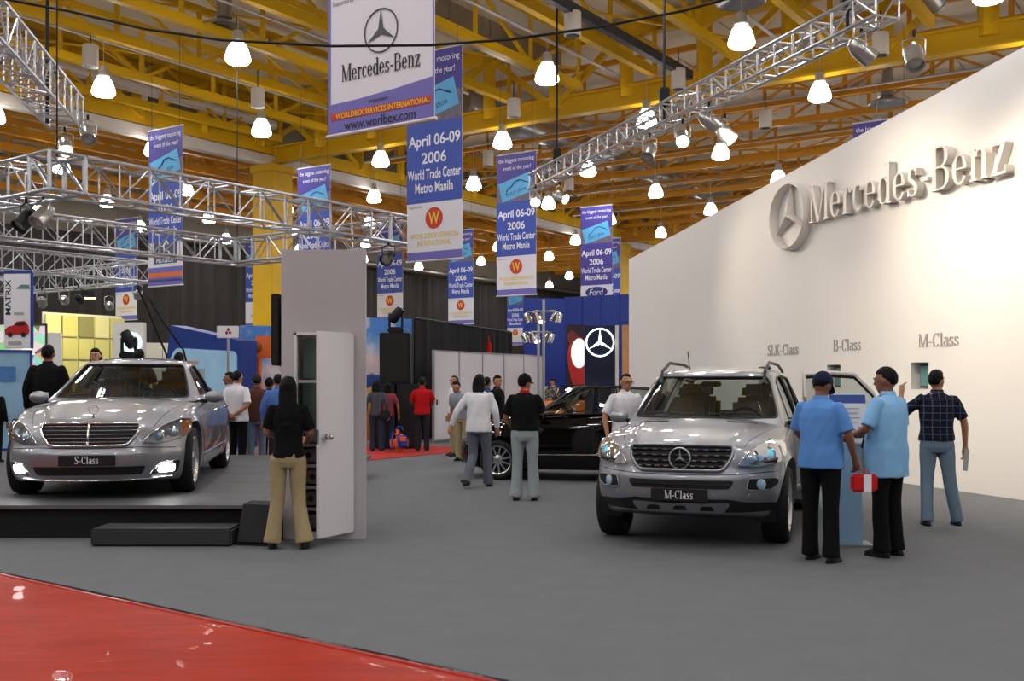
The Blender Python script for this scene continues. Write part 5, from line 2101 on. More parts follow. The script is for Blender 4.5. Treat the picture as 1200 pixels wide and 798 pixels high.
def person(label, at, face, H=1.68, fat=1.0, vox=.013, skin='tan', hair='short', hairmat=None, top=None, sleeve='short', hem=.86,
           pants=None, shoes=None, arms=None, legs=None, lean=0.0, turn=0.0, nod=0.0, z0=0.0, hipw=1.0, flare=1.0, collar=None, cap=None, glasses=False,
           belly=0.0, tuck=False, curl=.6, headtilt=0.0, female=False, name='person', palm=None):
    k = H / 1.70
    t = thing(name, label, 'person', (at[0], at[1], z0), face)
    LE = Matrix.Rotation(lean, 3, 'X')
    piv = Vector((0, 0, .93))
    sh = .9 if female else 1.0

    def T(p):
        p = Vector(p)
        if p.z > .93:
            p = piv + LE @ (p - piv)
        return p * k
    arms = arms or {}
    legs = legs or {}
    A, Lg = {}, {}
    for s in (1, -1):
        e, w = arms.get(s, DOWN(s))
        A[s] = (T((s * .182 * sh, .01, 1.385)), T(e), T(w))
        kn, an = legs.get(s, ((s * .095, -.01, .48), (s * .105, .02, .075)))
        Lg[s] = (Vector((s * .085, 0, .9)) * k, Vector(kn) * k, Vector(an) * k)
    sk = SKINS[skin]
    # ---- body: one continuous skin
    b = MB()
    tr = [(.84, .14, .10), (.92, .165 * hipw, .115), (1.0, .15, .105), (1.1, .14, .1), (1.2, .152, .108), (1.3, .168, .113), (1.38, .165, .1), (1.43, .11, .075), (1.47, .058, .055)]
    rings = []
    for z, rx, ry in tr:
        f = 1 + (fat - 1) * (1 if z < 1.3 else .5)
        rings.append([T(p) for p in ring((0, -belly * .3 * math.exp(-((z - 1.05) / .12) ** 2), z), rx * f * (sh if z > 1.2 else 1), ry * f + belly * .5 * math.exp(-((z - 1.05) / .12) ** 2))])
    b.loft(rings)
    nb, nt_ = T((0, .01, 1.42)), T((0, -.008, 1.53))
    limb(b, [nb, nt_], [.056 * k, .052 * k], 12, 2)
    HR = Matrix.Rotation(lean * .6 + nod, 3, 'X') @ Matrix.Rotation(headtilt, 3, 'Y') @ Matrix.Rotation(turn, 3, 'Z')
    hc = T((0, -.012, 1.535)) + (HR @ Vector((0, -.002, .052))) * k

    def Hd(x, y, z):
        return hc + (HR @ Vector((x, y, z))) * k
    b.ball(hc + (HR @ Vector((0, .008, .012))) * k, (.076 * k, .094 * k, .1 * k), 20, 14, HR)
    b.ball(Hd(0, -.03, -.045), (.056 * k, .062 * k, .066 * k), 16, 12, HR)
    b.ball(Hd(0, -.062, -.088), (.026 * k, .02 * k, .02 * k), 12, 8, HR)
    limb(b, [Hd(0, -.088, .012), Hd(0, -.104, -.022)], [.009 * k, .013 * k], 8, 2)
    b.ball(Hd(0, -.086, .026), (.052 * k, .014 * k, .014 * k), 12, 8, HR)
    for s in (1, -1):
        b.ball(Hd(s * .078, .008, -.008), (.011 * k, .022 * k, .033 * k), 10, 8, HR)
        limb(b, [A[s][0], A[s][1], A[s][2]], [.036 * k, .04 * k, .028 * k], 12)
        d = A[s][2] - A[s][1]
        inw = (palm or {}).get(s, Vector((-s * .8, -.25, 0)))
        hand(b, A[s][2] + d.normalized() * .02 * k, d, Vector(inw), k, curl)
        limb(b, list(Lg[s]), [.085 * k, .056 * k, .038 * k], 12)
        limb(b, [Lg[s][2] + Vector((0, .02, -.03)) * k, Lg[s][2] + Vector((0, -.14, -.045)) * k], [.036 * k, .03 * k], 10, 2)
    body = put('body', smooth_mesh('body', b, sk, min(vox, .010) if vox < .02 else vox, 2), t)
    # ---- face
    for s in (1, -1):
        MB().ball(Hd(s * .03, -.086, .012), (.0135 * k, .008 * k, .0075 * k), 10, 8, HR).build('eye', M_EYEW, t)
        MB().ball(Hd(s * .03, -.0915, .012), (.007 * k, .005 * k, .0065 * k), 8, 6, HR).build('iris', M_EYED, t)
        limb_b = MB()
        limb(limb_b, [Hd(s * .014, -.099, .031), Hd(s * .03, -.099, .036), Hd(s * .047, -.09, .031)], [.004 * k] * 3, 6, 2)
        limb_b.build('eyebrow', M_HAIR, t)
    mm = MB()
    limb(mm, [Hd(-.022, -.084, -.055), Hd(0, -.092, -.054), Hd(.022, -.084, -.055)], [.004 * k, .0065 * k, .004 * k], 6, 2)
    mm.build('mouth', M_LIP, t)
    # ---- hair: a cap of hair that leaves the face free
    if hair != 'bald':
        vs, fs = [], []
        nu, nv = 28, 16
        long_ = hair in ('long', 'bob')
        for j in range(nv + 1):
            th = pi * j / nv
            for i in range(nu):
                ph = 2 * pi * i / nu
                d = Vector((sin(th) * sin(ph), -sin(th) * cos(ph), cos(th)))
                front = -d.y
                cover = 1.0
                low = -.62 if not long_ else -.8
                if hair == 'receding':
                    hl = .62
                else:
                    hl = .42
                if front > .15 and d.z < hl + .0 * front:
                    cover = 0
                if d.z < low:
                    cover = 0
                if not long_ and front > -.45 and d.z < -.05 - .5 * max(0, -front):
                    cover = 0
                r = (1.13 + .035 * noise.noise(d * 5)) if cover else .84
                if hair == 'receding' and cover and d.z > .5:
                    r = 1.035
                p = Vector((d.x * .076 * r, d.y * .094 * r + .008, d.z * .1 * r + .014 + (.004 if cover else 0)))
                vs.append(hc + (HR @ p) * k)
        for j in range(nv):
            for i in range(nu):
                i2 = (i + 1) % nu
                fs.append((j * nu + i, j * nu + i2, (j + 1) * nu + i2, (j + 1) * nu + i))
        hb = MB().add(vs, fs)
        if long_:
            n = 16
            zl = -.36 if hair == 'long' else -.16
            rr = []
            for j in range(8):
                q = j / 7
                rr.append([hc + (HR @ Vector((cos(2 * pi * i / n) * (.086 + .014 * sin(q * pi) - .02 * q * (hair == 'long')), .042 + (.1 if hair == 'long' else .03) * q + sin(2 * pi * i / n) * (.058 - .012 * q), .05 + (zl - .05) * q))) * k for i in range(n)])
            hb.loft(rr)
        hm = put('hair', smooth_mesh('hair', hb, hairmat or M_HAIR, .012 if vox < .02 else .018, 1, .5, .003, 30), t)
    if cap:
        nu, nv = 28, 8
        vs, fs = [], []
        for j in range(nv + 1):
            th = (pi / 2 + .12) * j / nv
            for i in range(nu):
                ph = 2 * pi * i / nu
                d = Vector((sin(th) * sin(ph), -sin(th) * cos(ph), cos(th)))
                vs.append(Hd(d.x * .09, d.y * .108 + .008, d.z * .112 + .022))
        for j in range(nv):
            for i in range(nu):
                fs.append((j * nu + i, j * nu + (i + 1) % nu, (j + 1) * nu + (i + 1) % nu, (j + 1) * nu + i))
        c = MB().add(vs, fs).build('cap', cap, t, 60)
        if hair != 'hatbrim':
            vs = []
            for r0 in (0, 1):
                for zz in (0, -.006):
                    for i in range(11):
                        a = -1.15 + 2.3 * i / 10
                        rx = .09 + .0 * r0
                        y = -.108 * cos(a) - r0 * (.075 * cos(a) ** .7 if cos(a) > 0 else 0)
                        vs.append(Hd(sin(a) * .09, y + .008, .02 + zz - r0 * .022))
            fs = []
            for i in range(10):
                fs += [(i, i + 1, 22 + i + 1, 22 + i), (11 + i, 33 + i, 33 + i + 1, 11 + i + 1), (22 + i, 22 + i + 1, 33 + i + 1, 33 + i)]
            MB().add(vs, fs).build('visor', cap, c)
            MB().ball(Hd(0, .008, .134), .007 * k, 8, 6).build('cap_button', cap, c)
    if glasses:
        gb = MB()
        for s in (1, -1):
            gb.tube([Hd(s * .032 + .024 * cos(2 * pi * i / 14), -.106, .01 + .018 * sin(2 * pi * i / 14)) for i in range(14)], .0022 * k, 6, True)
            gb.tube([Hd(s * .056, -.104, .014), Hd(s * .082, -.03, .014), Hd(s * .082, .01, .006)], .002 * k, 6)
        gb.tube([Hd(-.01, -.107, .014), Hd(.01, -.107, .014)], .002 * k, 6)
        gb.build('glasses', M_PLAS, t)
    # ---- shirt
    cv = vox
    if top is not None:
        b = MB()
        hz = .99 if tuck else hem
        zs_ = [hz, hz + .03, .98, 1.05, 1.12, 1.2, 1.3, 1.38, 1.43, 1.462]
        zs_ = sorted(set(z for z in zs_ if z >= hz))
        wt = table([(.7, .185 * hipw), (.86, .188 * hipw), (.95, .184 * hipw), (1.05, .17), (1.15, .17), (1.3, .19), (1.37, .18), (1.42, .135), (1.462, .072)])
        dt = table([(.7, .14), (.86, .142), (.95, .14), (1.05, .13), (1.15, .132), (1.3, .138), (1.38, .12), (1.43, .09), (1.462, .068)])
        if female:
            wt = table([(.8, .18), (.92, .176), (1.0, .16), (1.08, .152), (1.2, .158), (1.3, .164), (1.37, .15), (1.42, .11), (1.462, .065)])
            dt = table([(.8, .135), (.92, .134), (1.08, .118), (1.2, .126), (1.3, .126), (1.38, .11), (1.43, .085), (1.462, .062)])
        rings = []
        for z in zs_:
            f = 1 + (fat - 1) * (1.0 if z < 1.3 else .45)
            be = belly * math.exp(-((z - 1.02) / .15) ** 2)
            rings.append([T(p) for p in ring((0, -be * .35, z), wt(z) * f, dt(z) * f + be * .6, None, 20)])
        b.loft(rings)
        for s in (1, -1):
            S0, E0, W0 = A[s]
            if sleeve == 'short':
                limb(b, [S0 - Vector((s * .02, 0, 0)) * k, S0.lerp(E0, .5), S0.lerp(E0, .84)], [.062 * k * (fat * .5 + .5) * sh, .063 * k * sh, .064 * k * sh], 14, 4, True)
            elif sleeve == 'long':
                limb(b, [S0 - Vector((s * .02, 0, 0)) * k, S0.lerp(E0, .6), E0, W0.lerp(E0, .08)], [.062 * k * (fat * .5 + .5) * sh, .06 * k * sh, .054 * k, .042 * k], 14)
        me = smooth_mesh('shirt', b, top, cv, 2, .5, .0085 if cv < .02 else .005, 9)
        so = put('shirt', me, t)
        cm = collar or top
        cb = MB()
        c0 = T((0, .006, 1.462))
        cr = []
        for zz, r in ((-.02, .074), (.012, .07), (.03, .064), (.03, .058), (-.02, .064)):
            cr.append([T(p) for p in ring((0, .006 - zz * .1, 1.462 + zz), r, r * .95, None, 18)])
        cb.loft(cr, False)
        cb.build('collar', cm, so)
    if pants is not None:
        b = MB()
        rings = []
        for z, rx, ry in ((1.02, .152, .112), (.98, .162 * hipw, .12), (.92, .176 * hipw, .13), (.86, .176 * hipw, .13), (.8, .15, .11)):
            f = 1 + (fat - 1) * .8
            rings.append([T(p) for p in ring((0, 0, z), rx * f * (.92 if female else 1), ry * f)])
        b.loft(rings)
        for s in (1, -1):
            h_, kn, an = Lg[s]
            hemp = an + Vector((0, .0, -.03)) * k
            limb(b, [h_ + Vector((s * .008, 0, -.02)) * k, kn, kn.lerp(hemp, .6), hemp], [.094 * k * (fat * .5 + .5), .072 * k, .066 * k * (.5 + .5 * flare), .068 * k * flare], 14, 4, True)
        po = put('trousers', smooth_mesh('trousers', b, pants, cv, 2, .5, .006 if cv < .02 else .003, 8, 3), t)
        if tuck:
            bb = MB()
            rr = []
            f = 1 + (fat - 1) * .9
            for zz, g in ((.985, 1.0), (.985, 1.05), (1.02, 1.05), (1.02, 1.0)):
                rr.append([T(p) for p in ring((0, 0, zz), .164 * hipw * f * g * (.92 if female else 1), .122 * f * g, None, 22)])
            bb.loft(rr, False)
            bb.build('belt', M_BLK, t)
    for s in (1, -1):
        an = Lg[s][2]
        b = MB()
        fz = an.z - .075 * k
        c = an + Vector((0, -.055, 0)) * k
        rr = []
        for zz, rx, ry, oy in ((0, .042, .125, 0), (.012, .046, .13, 0), (.03, .046, .128, 0), (.05, .042, .11, .01), (.075, .036, .07, .035), (.1, .034, .045, .05)):
            rr.append([Vector((c.x + rx * k * cos(2 * pi * i / 16), c.y + (oy + ry * sin(2 * pi * i / 16)) * k, max(0.002, fz) + zz * k)) for i in range(16)])
        b.loft(rr)
        so = b.build('shoe', shoes or M_SHOE, t)
        sb = MB()
        sb.loft([[Vector((c.x + .047 * k * cos(2 * pi * i / 16), c.y + .132 * k * sin(2 * pi * i / 16), max(0.001, fz) + zz * k)) for i in range(16)] for zz in (-.001, .014)])
        sb.build('sole', M_BLK, so)
    return t, {'A': A, 'hc': hc, 'k': k}


C_BLUE = cloth('shirt_blue', (98, 152, 222))
C_LBLUE = cloth('shirt_light_blue', (142, 196, 240))
C_BLK = cloth('cloth_black', (16, 16, 18))
C_KHAKI = cloth('cloth_khaki', (164, 148, 112))
C_JEAN = cloth('denim_faded', (112, 132, 150))
C_JEAND = cloth('denim_dark', (44, 54, 72))
C_WHITE = cloth('cloth_white', (226, 226, 230))
C_GREY = cloth('cloth_grey', (122, 128, 138))
C_GREYT = cloth('trouser_grey', (104, 108, 120))
C_CARGO = cloth('cargo_grey', (156, 164, 166))
C_RED = cloth('cloth_red', (186, 26, 30))
C_NAVY = cloth('cloth_navy', (28, 34, 62))
C_BROWN = cloth('cloth_brown', (84, 52, 42))
C_DK = cloth('cloth_charcoal', (40, 40, 44))
BACK = pi

# --- foreground
person('woman in black top and khaki trousers standing at the kiosk door', (-2.13, 10.15), BACK + .12, 1.62, .92, .011, 'tan', 'long', top=C_BLK, sleeve='short', hem=.9, pants=C_KHAKI, flare=1.35, female=True,
       arms={1: ((.215, -.02, 1.15), (.15, -.2, 1.1)), -1: ((-.22, -.02, 1.14), (-.17, -.2, 1.06))},
       legs={1: ((.1, .0, .48), (.15, .06, .085)), -1: ((-.1, 0, .48), (-.17, .10, .085))}, nod=-.15)
p2, i2 = person('man in medium blue shirt and navy cap looking down by the pedestal', (2.72, 9.4), BACK - .75, 1.66, 1.12, .011, 'brown', 'short', top=C_BLUE, sleeve='short', hem=.84, pants=C_BLK, cap=C_NAVY,
       arms={-1: ((-.27, .0, 1.13), (-.26, -.14, .92)), 1: ((.26, -.04, 1.14), (.17, -.24, 1.05))}, nod=.45, belly=.05, flare=1.15, curl=1.2,
       legs={1: ((.1, .0, .48), (.11, -.02, .075)), -1: ((-.1, .0, .48), (-.12, .04, .075))})
p3, i3 = person('heavy man in light blue barong shirt holding papers beside the pedestal', (3.4, 9.66), BACK + .62, 1.70, 1.18, .011, 'brown', 'short', top=C_LBLUE, sleeve='short', hem=.72, pants=C_BLK,
       arms={1: ((.29, -.02, 1.14), (.2, -.26, 1.08)), -1: ((-.28, -.04, 1.14), (-.14, -.28, 1.1))}, turn=.3, belly=.05, flare=1.2, nod=.12, curl=1.0)
person('man in dark plaid shirt and faded jeans waving one hand by the wall', (4.68, 11.75), BACK - .1, 1.70, 1.05, .011, 'tan', 'short', top=plaid('shirt_plaid'), sleeve='short', hem=.93, pants=C_JEAN,
       arms={1: ((.37, -.08, 1.2), (.33, -.2, 1.43)), -1: ((-.29, .02, 1.13), (-.31, -.03, .88))}, turn=-.75,
       legs={1: ((.1, -.02, .48), (.12, .06, .075)), -1: ((-.13, .02, .48), (-.22, .0, .075))})
person('man in white polo and glasses standing between black car and off-roader', (1.49, 14.0), .35, 1.68, 1.08, .012, 'tan', 'receding', top=C_WHITE, sleeve='short', hem=.86, pants=C_DK, glasses=True, turn=.05, nod=.1, headtilt=.05,
       arms={-1: ((-.3, .02, 1.13), (-.3, -.08, .9)), 1: ((.26, .0, 1.13), (.27, -.08, .9))})
person('dark-haired man half hidden behind the off-roader windscreen pillar', (2.2, 15.6), .2, 1.6, 1, .02, 'brown', 'short', top=C_DK, pants=C_DK)
person('man in black polo, cap and pale grey cargo trousers seen from behind', (.17, 14.2), BACK - .15, 1.67, 1.1, .012, 'tan', 'short', top=C_BLK, sleeve='short', hem=.95, pants=C_CARGO, cap=C_BLK, flare=1.35, collar=C_RED,
       arms={1: ((.27, .0, 1.12), (.2, -.2, .98)), -1: ((-.24, -.04, 1.16), (-.1, -.2, 1.34))}, turn=-.5,
       legs={1: ((.1, .0, .48), (.12, .02, .075)), -1: ((-.11, .0, .48), (-.13, .02, .075))})
person('person in loose white shirt and grey trousers walking past the black car', (-.5, 15.9), BACK - .25, 1.68, 1.06, .013, 'tan', 'bob', top=C_WHITE, sleeve='long', hem=.84, pants=C_GREYT, flare=1.15,
       arms={1: ((.33, .06, 1.14), (.42, .02, .93)), -1: ((-.26, -.02, 1.13), (-.26, -.12, .9))}, lean=.08,
       legs={1: ((.09, -.04, .48), (.14, .22, .12)), -1: ((-.1, -.12, .5), (-.1, -.2, .075))})
# --- around the black car
person('person in grey shirt and khaki trousers bending behind the white shirted walker', (-.98, 21.2), -.6, 1.62, 1.0, .015, 'tan', 'short', top=cloth('shirt_silver', (150, 158, 168)), sleeve='short', hem=.88, pants=C_KHAKI, lean=.35, flare=1.1)
person('balding man in white long sleeved shirt beside the white partition', (-1.22, 22.6), -1.2, 1.70, 1.05, .016, 'tan', 'receding', top=C_WHITE, sleeve='long', hem=.9, pants=C_KHAKI, turn=.5)
person('man in dark blue shirt standing in front of the partition', (-.5, 21.2), BACK - .4, 1.66, 1, .017, 'tan', 'short', top=cloth('shirt_dusk_blue', (52, 76, 128)), pants=C_DK)
person('man in black shirt turning his face to the right by the partition', (-.28, 20.1), -.4 + BACK * .5, 1.69, 1.02, .016, 'tan', 'short', top=C_BLK, sleeve='long', hem=.9, pants=C_DK, turn=-.6)
# --- right of the kiosk
person('person in red shirt facing the black loudspeaker stack', (-2.02, 24.0), BACK, 1.66, 1, .018, 'brown', 'short', top=C_RED, sleeve='short', pants=C_DK, arms={1: ((.26, -.04, 1.14), (.18, -.2, 1.05)), -1: ((-.26, -.04, 1.14), (-.18, -.2, 1.05))})
person('woman in grey top and jeans with shoulder bag right of the kiosk', (-3.05, 24.05), BACK, 1.6, 1, .018, 'tan', 'bob', top=cloth('top_slate', (74, 78, 86)), sleeve='long', pants=C_JEAND, female=True)
person('woman with pinkish top mostly hidden behind the grey-topped woman', (-2.86, 24.55), BACK, 1.56, 1, .022, 'tan', 'bob', top=cloth('top_mauve', (140, 66, 76)), pants=C_JEAND, female=True)
# --- behind the saloon
person('big man in black shirt seen from behind at the saloon roof', (-6.2, 14.25), BACK + .2, 1.72, 1.15, .013, 'brown', 'short', top=C_BLK, sleeve='long', pants=C_BLK, z0=.342)
person('man in striped shirt behind the saloon mirror at the left edge', (-8.15, 18.6), BACK, 1.7, 1.0, .016, 'brown', 'short', top=striped('shirt_striped', (205, 205, 212), (70, 78, 104)), pants=C_DK)
person('person in black at the left picture edge beside the saloon', (-7.95, 16.4), BACK - .2, 1.2, 1.1, .016, 'brown', 'short', top=C_BLK, sleeve='long', pants=C_BLK, z0=.342)
person('youth with fringe looking over the saloon roof, face visible', (-6.66, 17.05), .3, 1.76, .95, .014, 'light', 'bob', top=C_DK, pants=C_DK, turn=-.2, z0=.342)
person('dark-haired head behind the saloon roof next to the light on the stand', (-6.1, 17.45), BACK, 1.76, 1, .018, 'brown', 'short', top=C_DK, pants=C_DK, z0=.342)
person('dark-haired head behind the rear of the saloon roof', (-5.4, 17.3), BACK, 1.7, 1, .018, 'brown', 'short', top=C_DK, pants=C_DK, z0=.342)
person('man in white polo with hands behind his back beside the saloon boot', (-4.75, 18.45), BACK - .35, 1.76, 1.08, .015, 'tan', 'short', top=C_WHITE, sleeve='short', pants=C_BLK,
       arms={1: ((.27, .1, 1.12), (.06, .18, .98)), -1: ((-.27, .1, 1.12), (-.04, .19, .96))})
person('man in pale shirt showing his profile left of the white polo man', (-5.05, 19.1), -1.3, 1.74, 1, .018, 'brown', 'short', top=cloth('shirt_pale', (196, 204, 216)), pants=C_DK)
person('man in brown checked shirt and jeans right of the white polo man', (-4.62, 19.3), BACK + .3, 1.7, 1.05, .017, 'brown', 'short', top=C_BROWN, pants=C_JEAN, cap=C_DK)
person('person in black with a brimmed hat further right in the group', (-4.62, 20.3), BACK, 1.64, 1, .018, 'brown', 'short', top=C_BLK, sleeve='long', pants=C_BLK, cap=C_BLK)
person('man in blue shirt partly hidden behind the woman at the kiosk', (-4.1, 18.7), BACK + .1, 1.7, 1.05, .017, 'tan', 'short', top=cloth('shirt_royal', (84, 118, 186)), sleeve='long', pants=C_DK)
person('person far back beside the orange car near the blue wall', (1.25, 32.8), -.8, 1.66, 1, .03, 'tan', 'short', top=cloth('shirt_sand', (206, 190, 160)), pants=C_DK)

# --- things in hands
def hand_pt(info, root, s):
    return root.matrix_basis @ info['A'][s][2]


def world_of(root, local):
    return Matrix.Translation(root.location) @ Matrix.Rotation(root.rotation_euler.z, 4, 'Z') @ Vector(local)


w = world_of(p2, i2['A'][-1][2])
t = thing('paper_bag', 'small red printed pouch in the hand of the navy-capped man', 'bag', (w.x + .06, w.y - .06, w.z - .2), .1)
MB().bbox((0, 0, 0), (.24, .05, .155), .02).build('pouch', mat('pouch_red', (206, 34, 36), .35, vary=.05), t)
MB().bbox((.02, -.027, 0), (.07, .004, .15), .001).build('white_print', M_INKW, t)
MB().tube([(-.05, 0, .075), (-.03, 0, .11), (.03, 0, .11), (.05, 0, .075)], .006, 6).build('carry_loop', MATS['pouch_red'], t)
w = world_of(p3, i3['A'][-1][2])
t = thing('brochure', 'black and white brochure held by the man in light blue', 'brochure', (w.x - .03, w.y - .12, w.z - .03), .5)
R = Matrix.Rotation(radians(22), 3, 'Y')
MB().bbox((0, 0, 0), (.19, .012, .28), .002, R).build('booklet', M_INKB, t)
MB().bbox((-.03, -.008, .03), (.1, .004, .17), .001, R).build('white_print', M_INKW, t)
MB().bbox((.045, -.008, -.05), (.04, .004, .1), .001, R).build('white_print', M_INKW, t)
t = thing('leaflet', 'folded pale leaflet in the hand of the plaid shirted man', 'leaflet', (4.98, 11.7, .72), .3)
MB().bbox((0, 0, 0), (.06, .014, .24), .002, Matrix.Rotation(.12, 3, 'Y')).build('paper', mat('leaflet_paper', (170, 176, 170), .6, vary=.2, scale=30), t)
t = thing('shoulder_bag', 'small dark shoulder bag of the woman right of the kiosk', 'bag', (-2.84, 23.9, .84))
MB().bbox((0, 0, 0), (.22, .1, .2), .03).build('bag_body', M_BLK, t)
MB().tube([(-.08, .05, .08), (-.1, .08, .3), (-.12, .1, .5)], .012, 6).build('bag_strap', M_BLK, t)
t = thing('backpack', 'orange and blue backpack lying on the red aisle carpet', 'backpack', (-2.5, 23.7, 0.012))
M_OR = cloth('bag_orange', (236, 104, 24))
M_BB = cloth('bag_blue', (44, 84, 178))
put('bag_body', smooth_mesh('bag_body', MB().bbox((0, 0, .2), (.42, .32, .4), .12).bbox((-.04, .02, .4), (.26, .24, .2), .09), M_OR, .02, 3, .5, .02, 7), t)
put('front_pocket', smooth_mesh('front_pocket', MB().bbox((.1, -.15, .24), (.22, .12, .3), .05), M_BB, .02, 2), t)
MB().bbox((.1, -.215, .3), (.14, .02, .1), .008).build('pocket_patch', M_OR, t)
for x in (-.12, .02):
    MB().tube([(x, -.16, .46), (x - .03, -.2, .3), (x - .02, -.17, .08)], .02, 6).build('shoulder_strap', M_BB, t)
MB().tube([(-.1, .0, .48), (-.05, 0, .56), (.05, 0, .56), (.08, 0, .48)], .016, 6).build('carry_loop', M_BB, t)

# pedestal between the two men
t = thing('information_pedestal', 'pale blue information pedestal between the two blue shirted men', 'pedestal', (3.25, 10.3, 0), -.1)
M_PED = mat('pedestal_blue', (150, 190, 222), .4, vary=.03)
b = MB()
b.loft([[Vector((x * w, y * d, z)) for x, y in ((-1, -1), (1, -1), (1, 1), (-1, 1))] for z, w, d in ((.02, .125, .045), (.6, .115, .04), (1.02, .11, .035))])
b.build('pedestal_shaft', M_PED, t)
MB().bbox((0, 0, .012), (.42, .3, .024), .006).build('base_plate', M_ALU, t)
R = Matrix.Rotation(radians(-14), 3, 'X')
MB().bbox((0, .02, 1.22), (.36, .025, .5), .006, R).build('sign_board', mat('sign_paper', (214, 222, 232), .5, vary=.02), t)
MB().bbox((0, .055, 1.41), (.34, .008, .085), .002, R).build('sign_header', mat('sign_blue', (34, 70, 150), .4, vary=.02), t)
for i in range(6):
    MB().bbox((-.02, .0 + .0125 * (4 - i) * .4 - .005, 1.32 - .045 * i), (.25 - .03 * (i % 2), .006, .008), .001, R).build('print_line', M_GREYL, t)
# ================================================================== booths in the background
def wall_between(pA, pB):
    d = pB - pA
    return math.atan2(d.y, d.x), Vector((d.x, d.y, 0)).length


def panel_wall(name, label, cat, a, c, h, n, rows, m, z0=0.0, gap=.02, t=.05, post=None, group=None, mats=None):
    ang, L = wall_between(a, c)
    o = thing(name, label, cat, (a.x, a.y, 0), ang, group)
    w, hh = L / n, (h - z0) / rows
    for i in range(n):
        for j in range(rows):
            mm = m if not mats else mats[(i * 3 + j * 5 + (i * j) % 3) % len(mats)]
            MB().bbox(((i + .5) * w, 0, z0 + (j + .5) * hh), (w - gap, t, hh - gap), .006).build('panel', mm, o)
    if post:
        for i in range(n + 1):
            MB().box((i * w, 0, h / 2), (.045, t + .03, h)).build('post', post, o, 0)
        for z in (z0 + .02, h - .02):
            MB().box((L / 2, 0, z), (L, t + .02, .04)).build('rail', post, o, 0)
    return o


# --- white shell-scheme partition
M_PART = mat('partition_white', (214, 212, 216), .5, vary=.02)
pa, pb = Vector((-1.99, 27, 0)), Vector((.92, 33, 0))
o = panel_wall('partition', 'row of white shell scheme panels in aluminium frame behind the black car', 'partition', pa, pb, 2.38, 5, 1, M_PART, .06, .03, .03, M_ALU)
MB().bbox((.1, -.05, 1.05), (.03, .03, .14), .005).build('door_handle', M_DGREY, o)
t = thing('red_post', 'thin red post showing above the white partition', 'post', P(573, 447, 32) - Vector((0, 0, CH)))
MB().cyl((0, 0, 0), (0, 0, 2.75), .07, n=12).build('post_tube', C_RED, t)
MB().cyl((0, 0, 2.75), (0, 0, 2.95), .02, n=8).build('post_tip', C_RED, t)
MB().lathe([(.25, 0), (.25, .03), (.07, .05)], 20).build('post_base', M_DGREY, t)

# --- black curtain box left of the partition
def drape_panel(label, a, c, h, name='curtain', m=None, fold=.06, n=70):
    ang, L = wall_between(a, c)
    o = thing(name, label, 'curtain', (a.x, a.y, 0), ang)
    vs, fs = [], []
    for i in range(n):
        x = L * i / (n - 1)
        y = fold * sin(i * 1.7) + fold * .5 * sin(i * .6)
        for z in (.02, h):
            vs.append((x, y, z))
        for z in (.02, h):
            vs.append((x, y + .03, z))
    for i in range(n - 1):
        b_ = i * 4
        fs += [(b_, b_ + 4, b_ + 5, b_ + 1), (b_ + 2, b_ + 3, b_ + 7, b_ + 6), (b_ + 1, b_ + 5, b_ + 7, b_ + 3)]
    MB().add(vs, fs).build('cloth', m or M_BLK, o)
    MB().cyl((0, 0, h), (L, 0, h), .03, n=8).build('curtain_rail', M_DGREY, o)
    for x in (0, L):
        MB().cyl((x, .05, 0), (x, .05, h + .05), .03, n=8).build('curtain_post', M_DGREY, o)
    return o


drape_panel('black curtain hung on a frame between sky backdrop and white partition', P(486, 447, 28) - Vector((0, 0, CH)), P(598, 447, 36) - Vector((0, 0, CH)), 3.25)

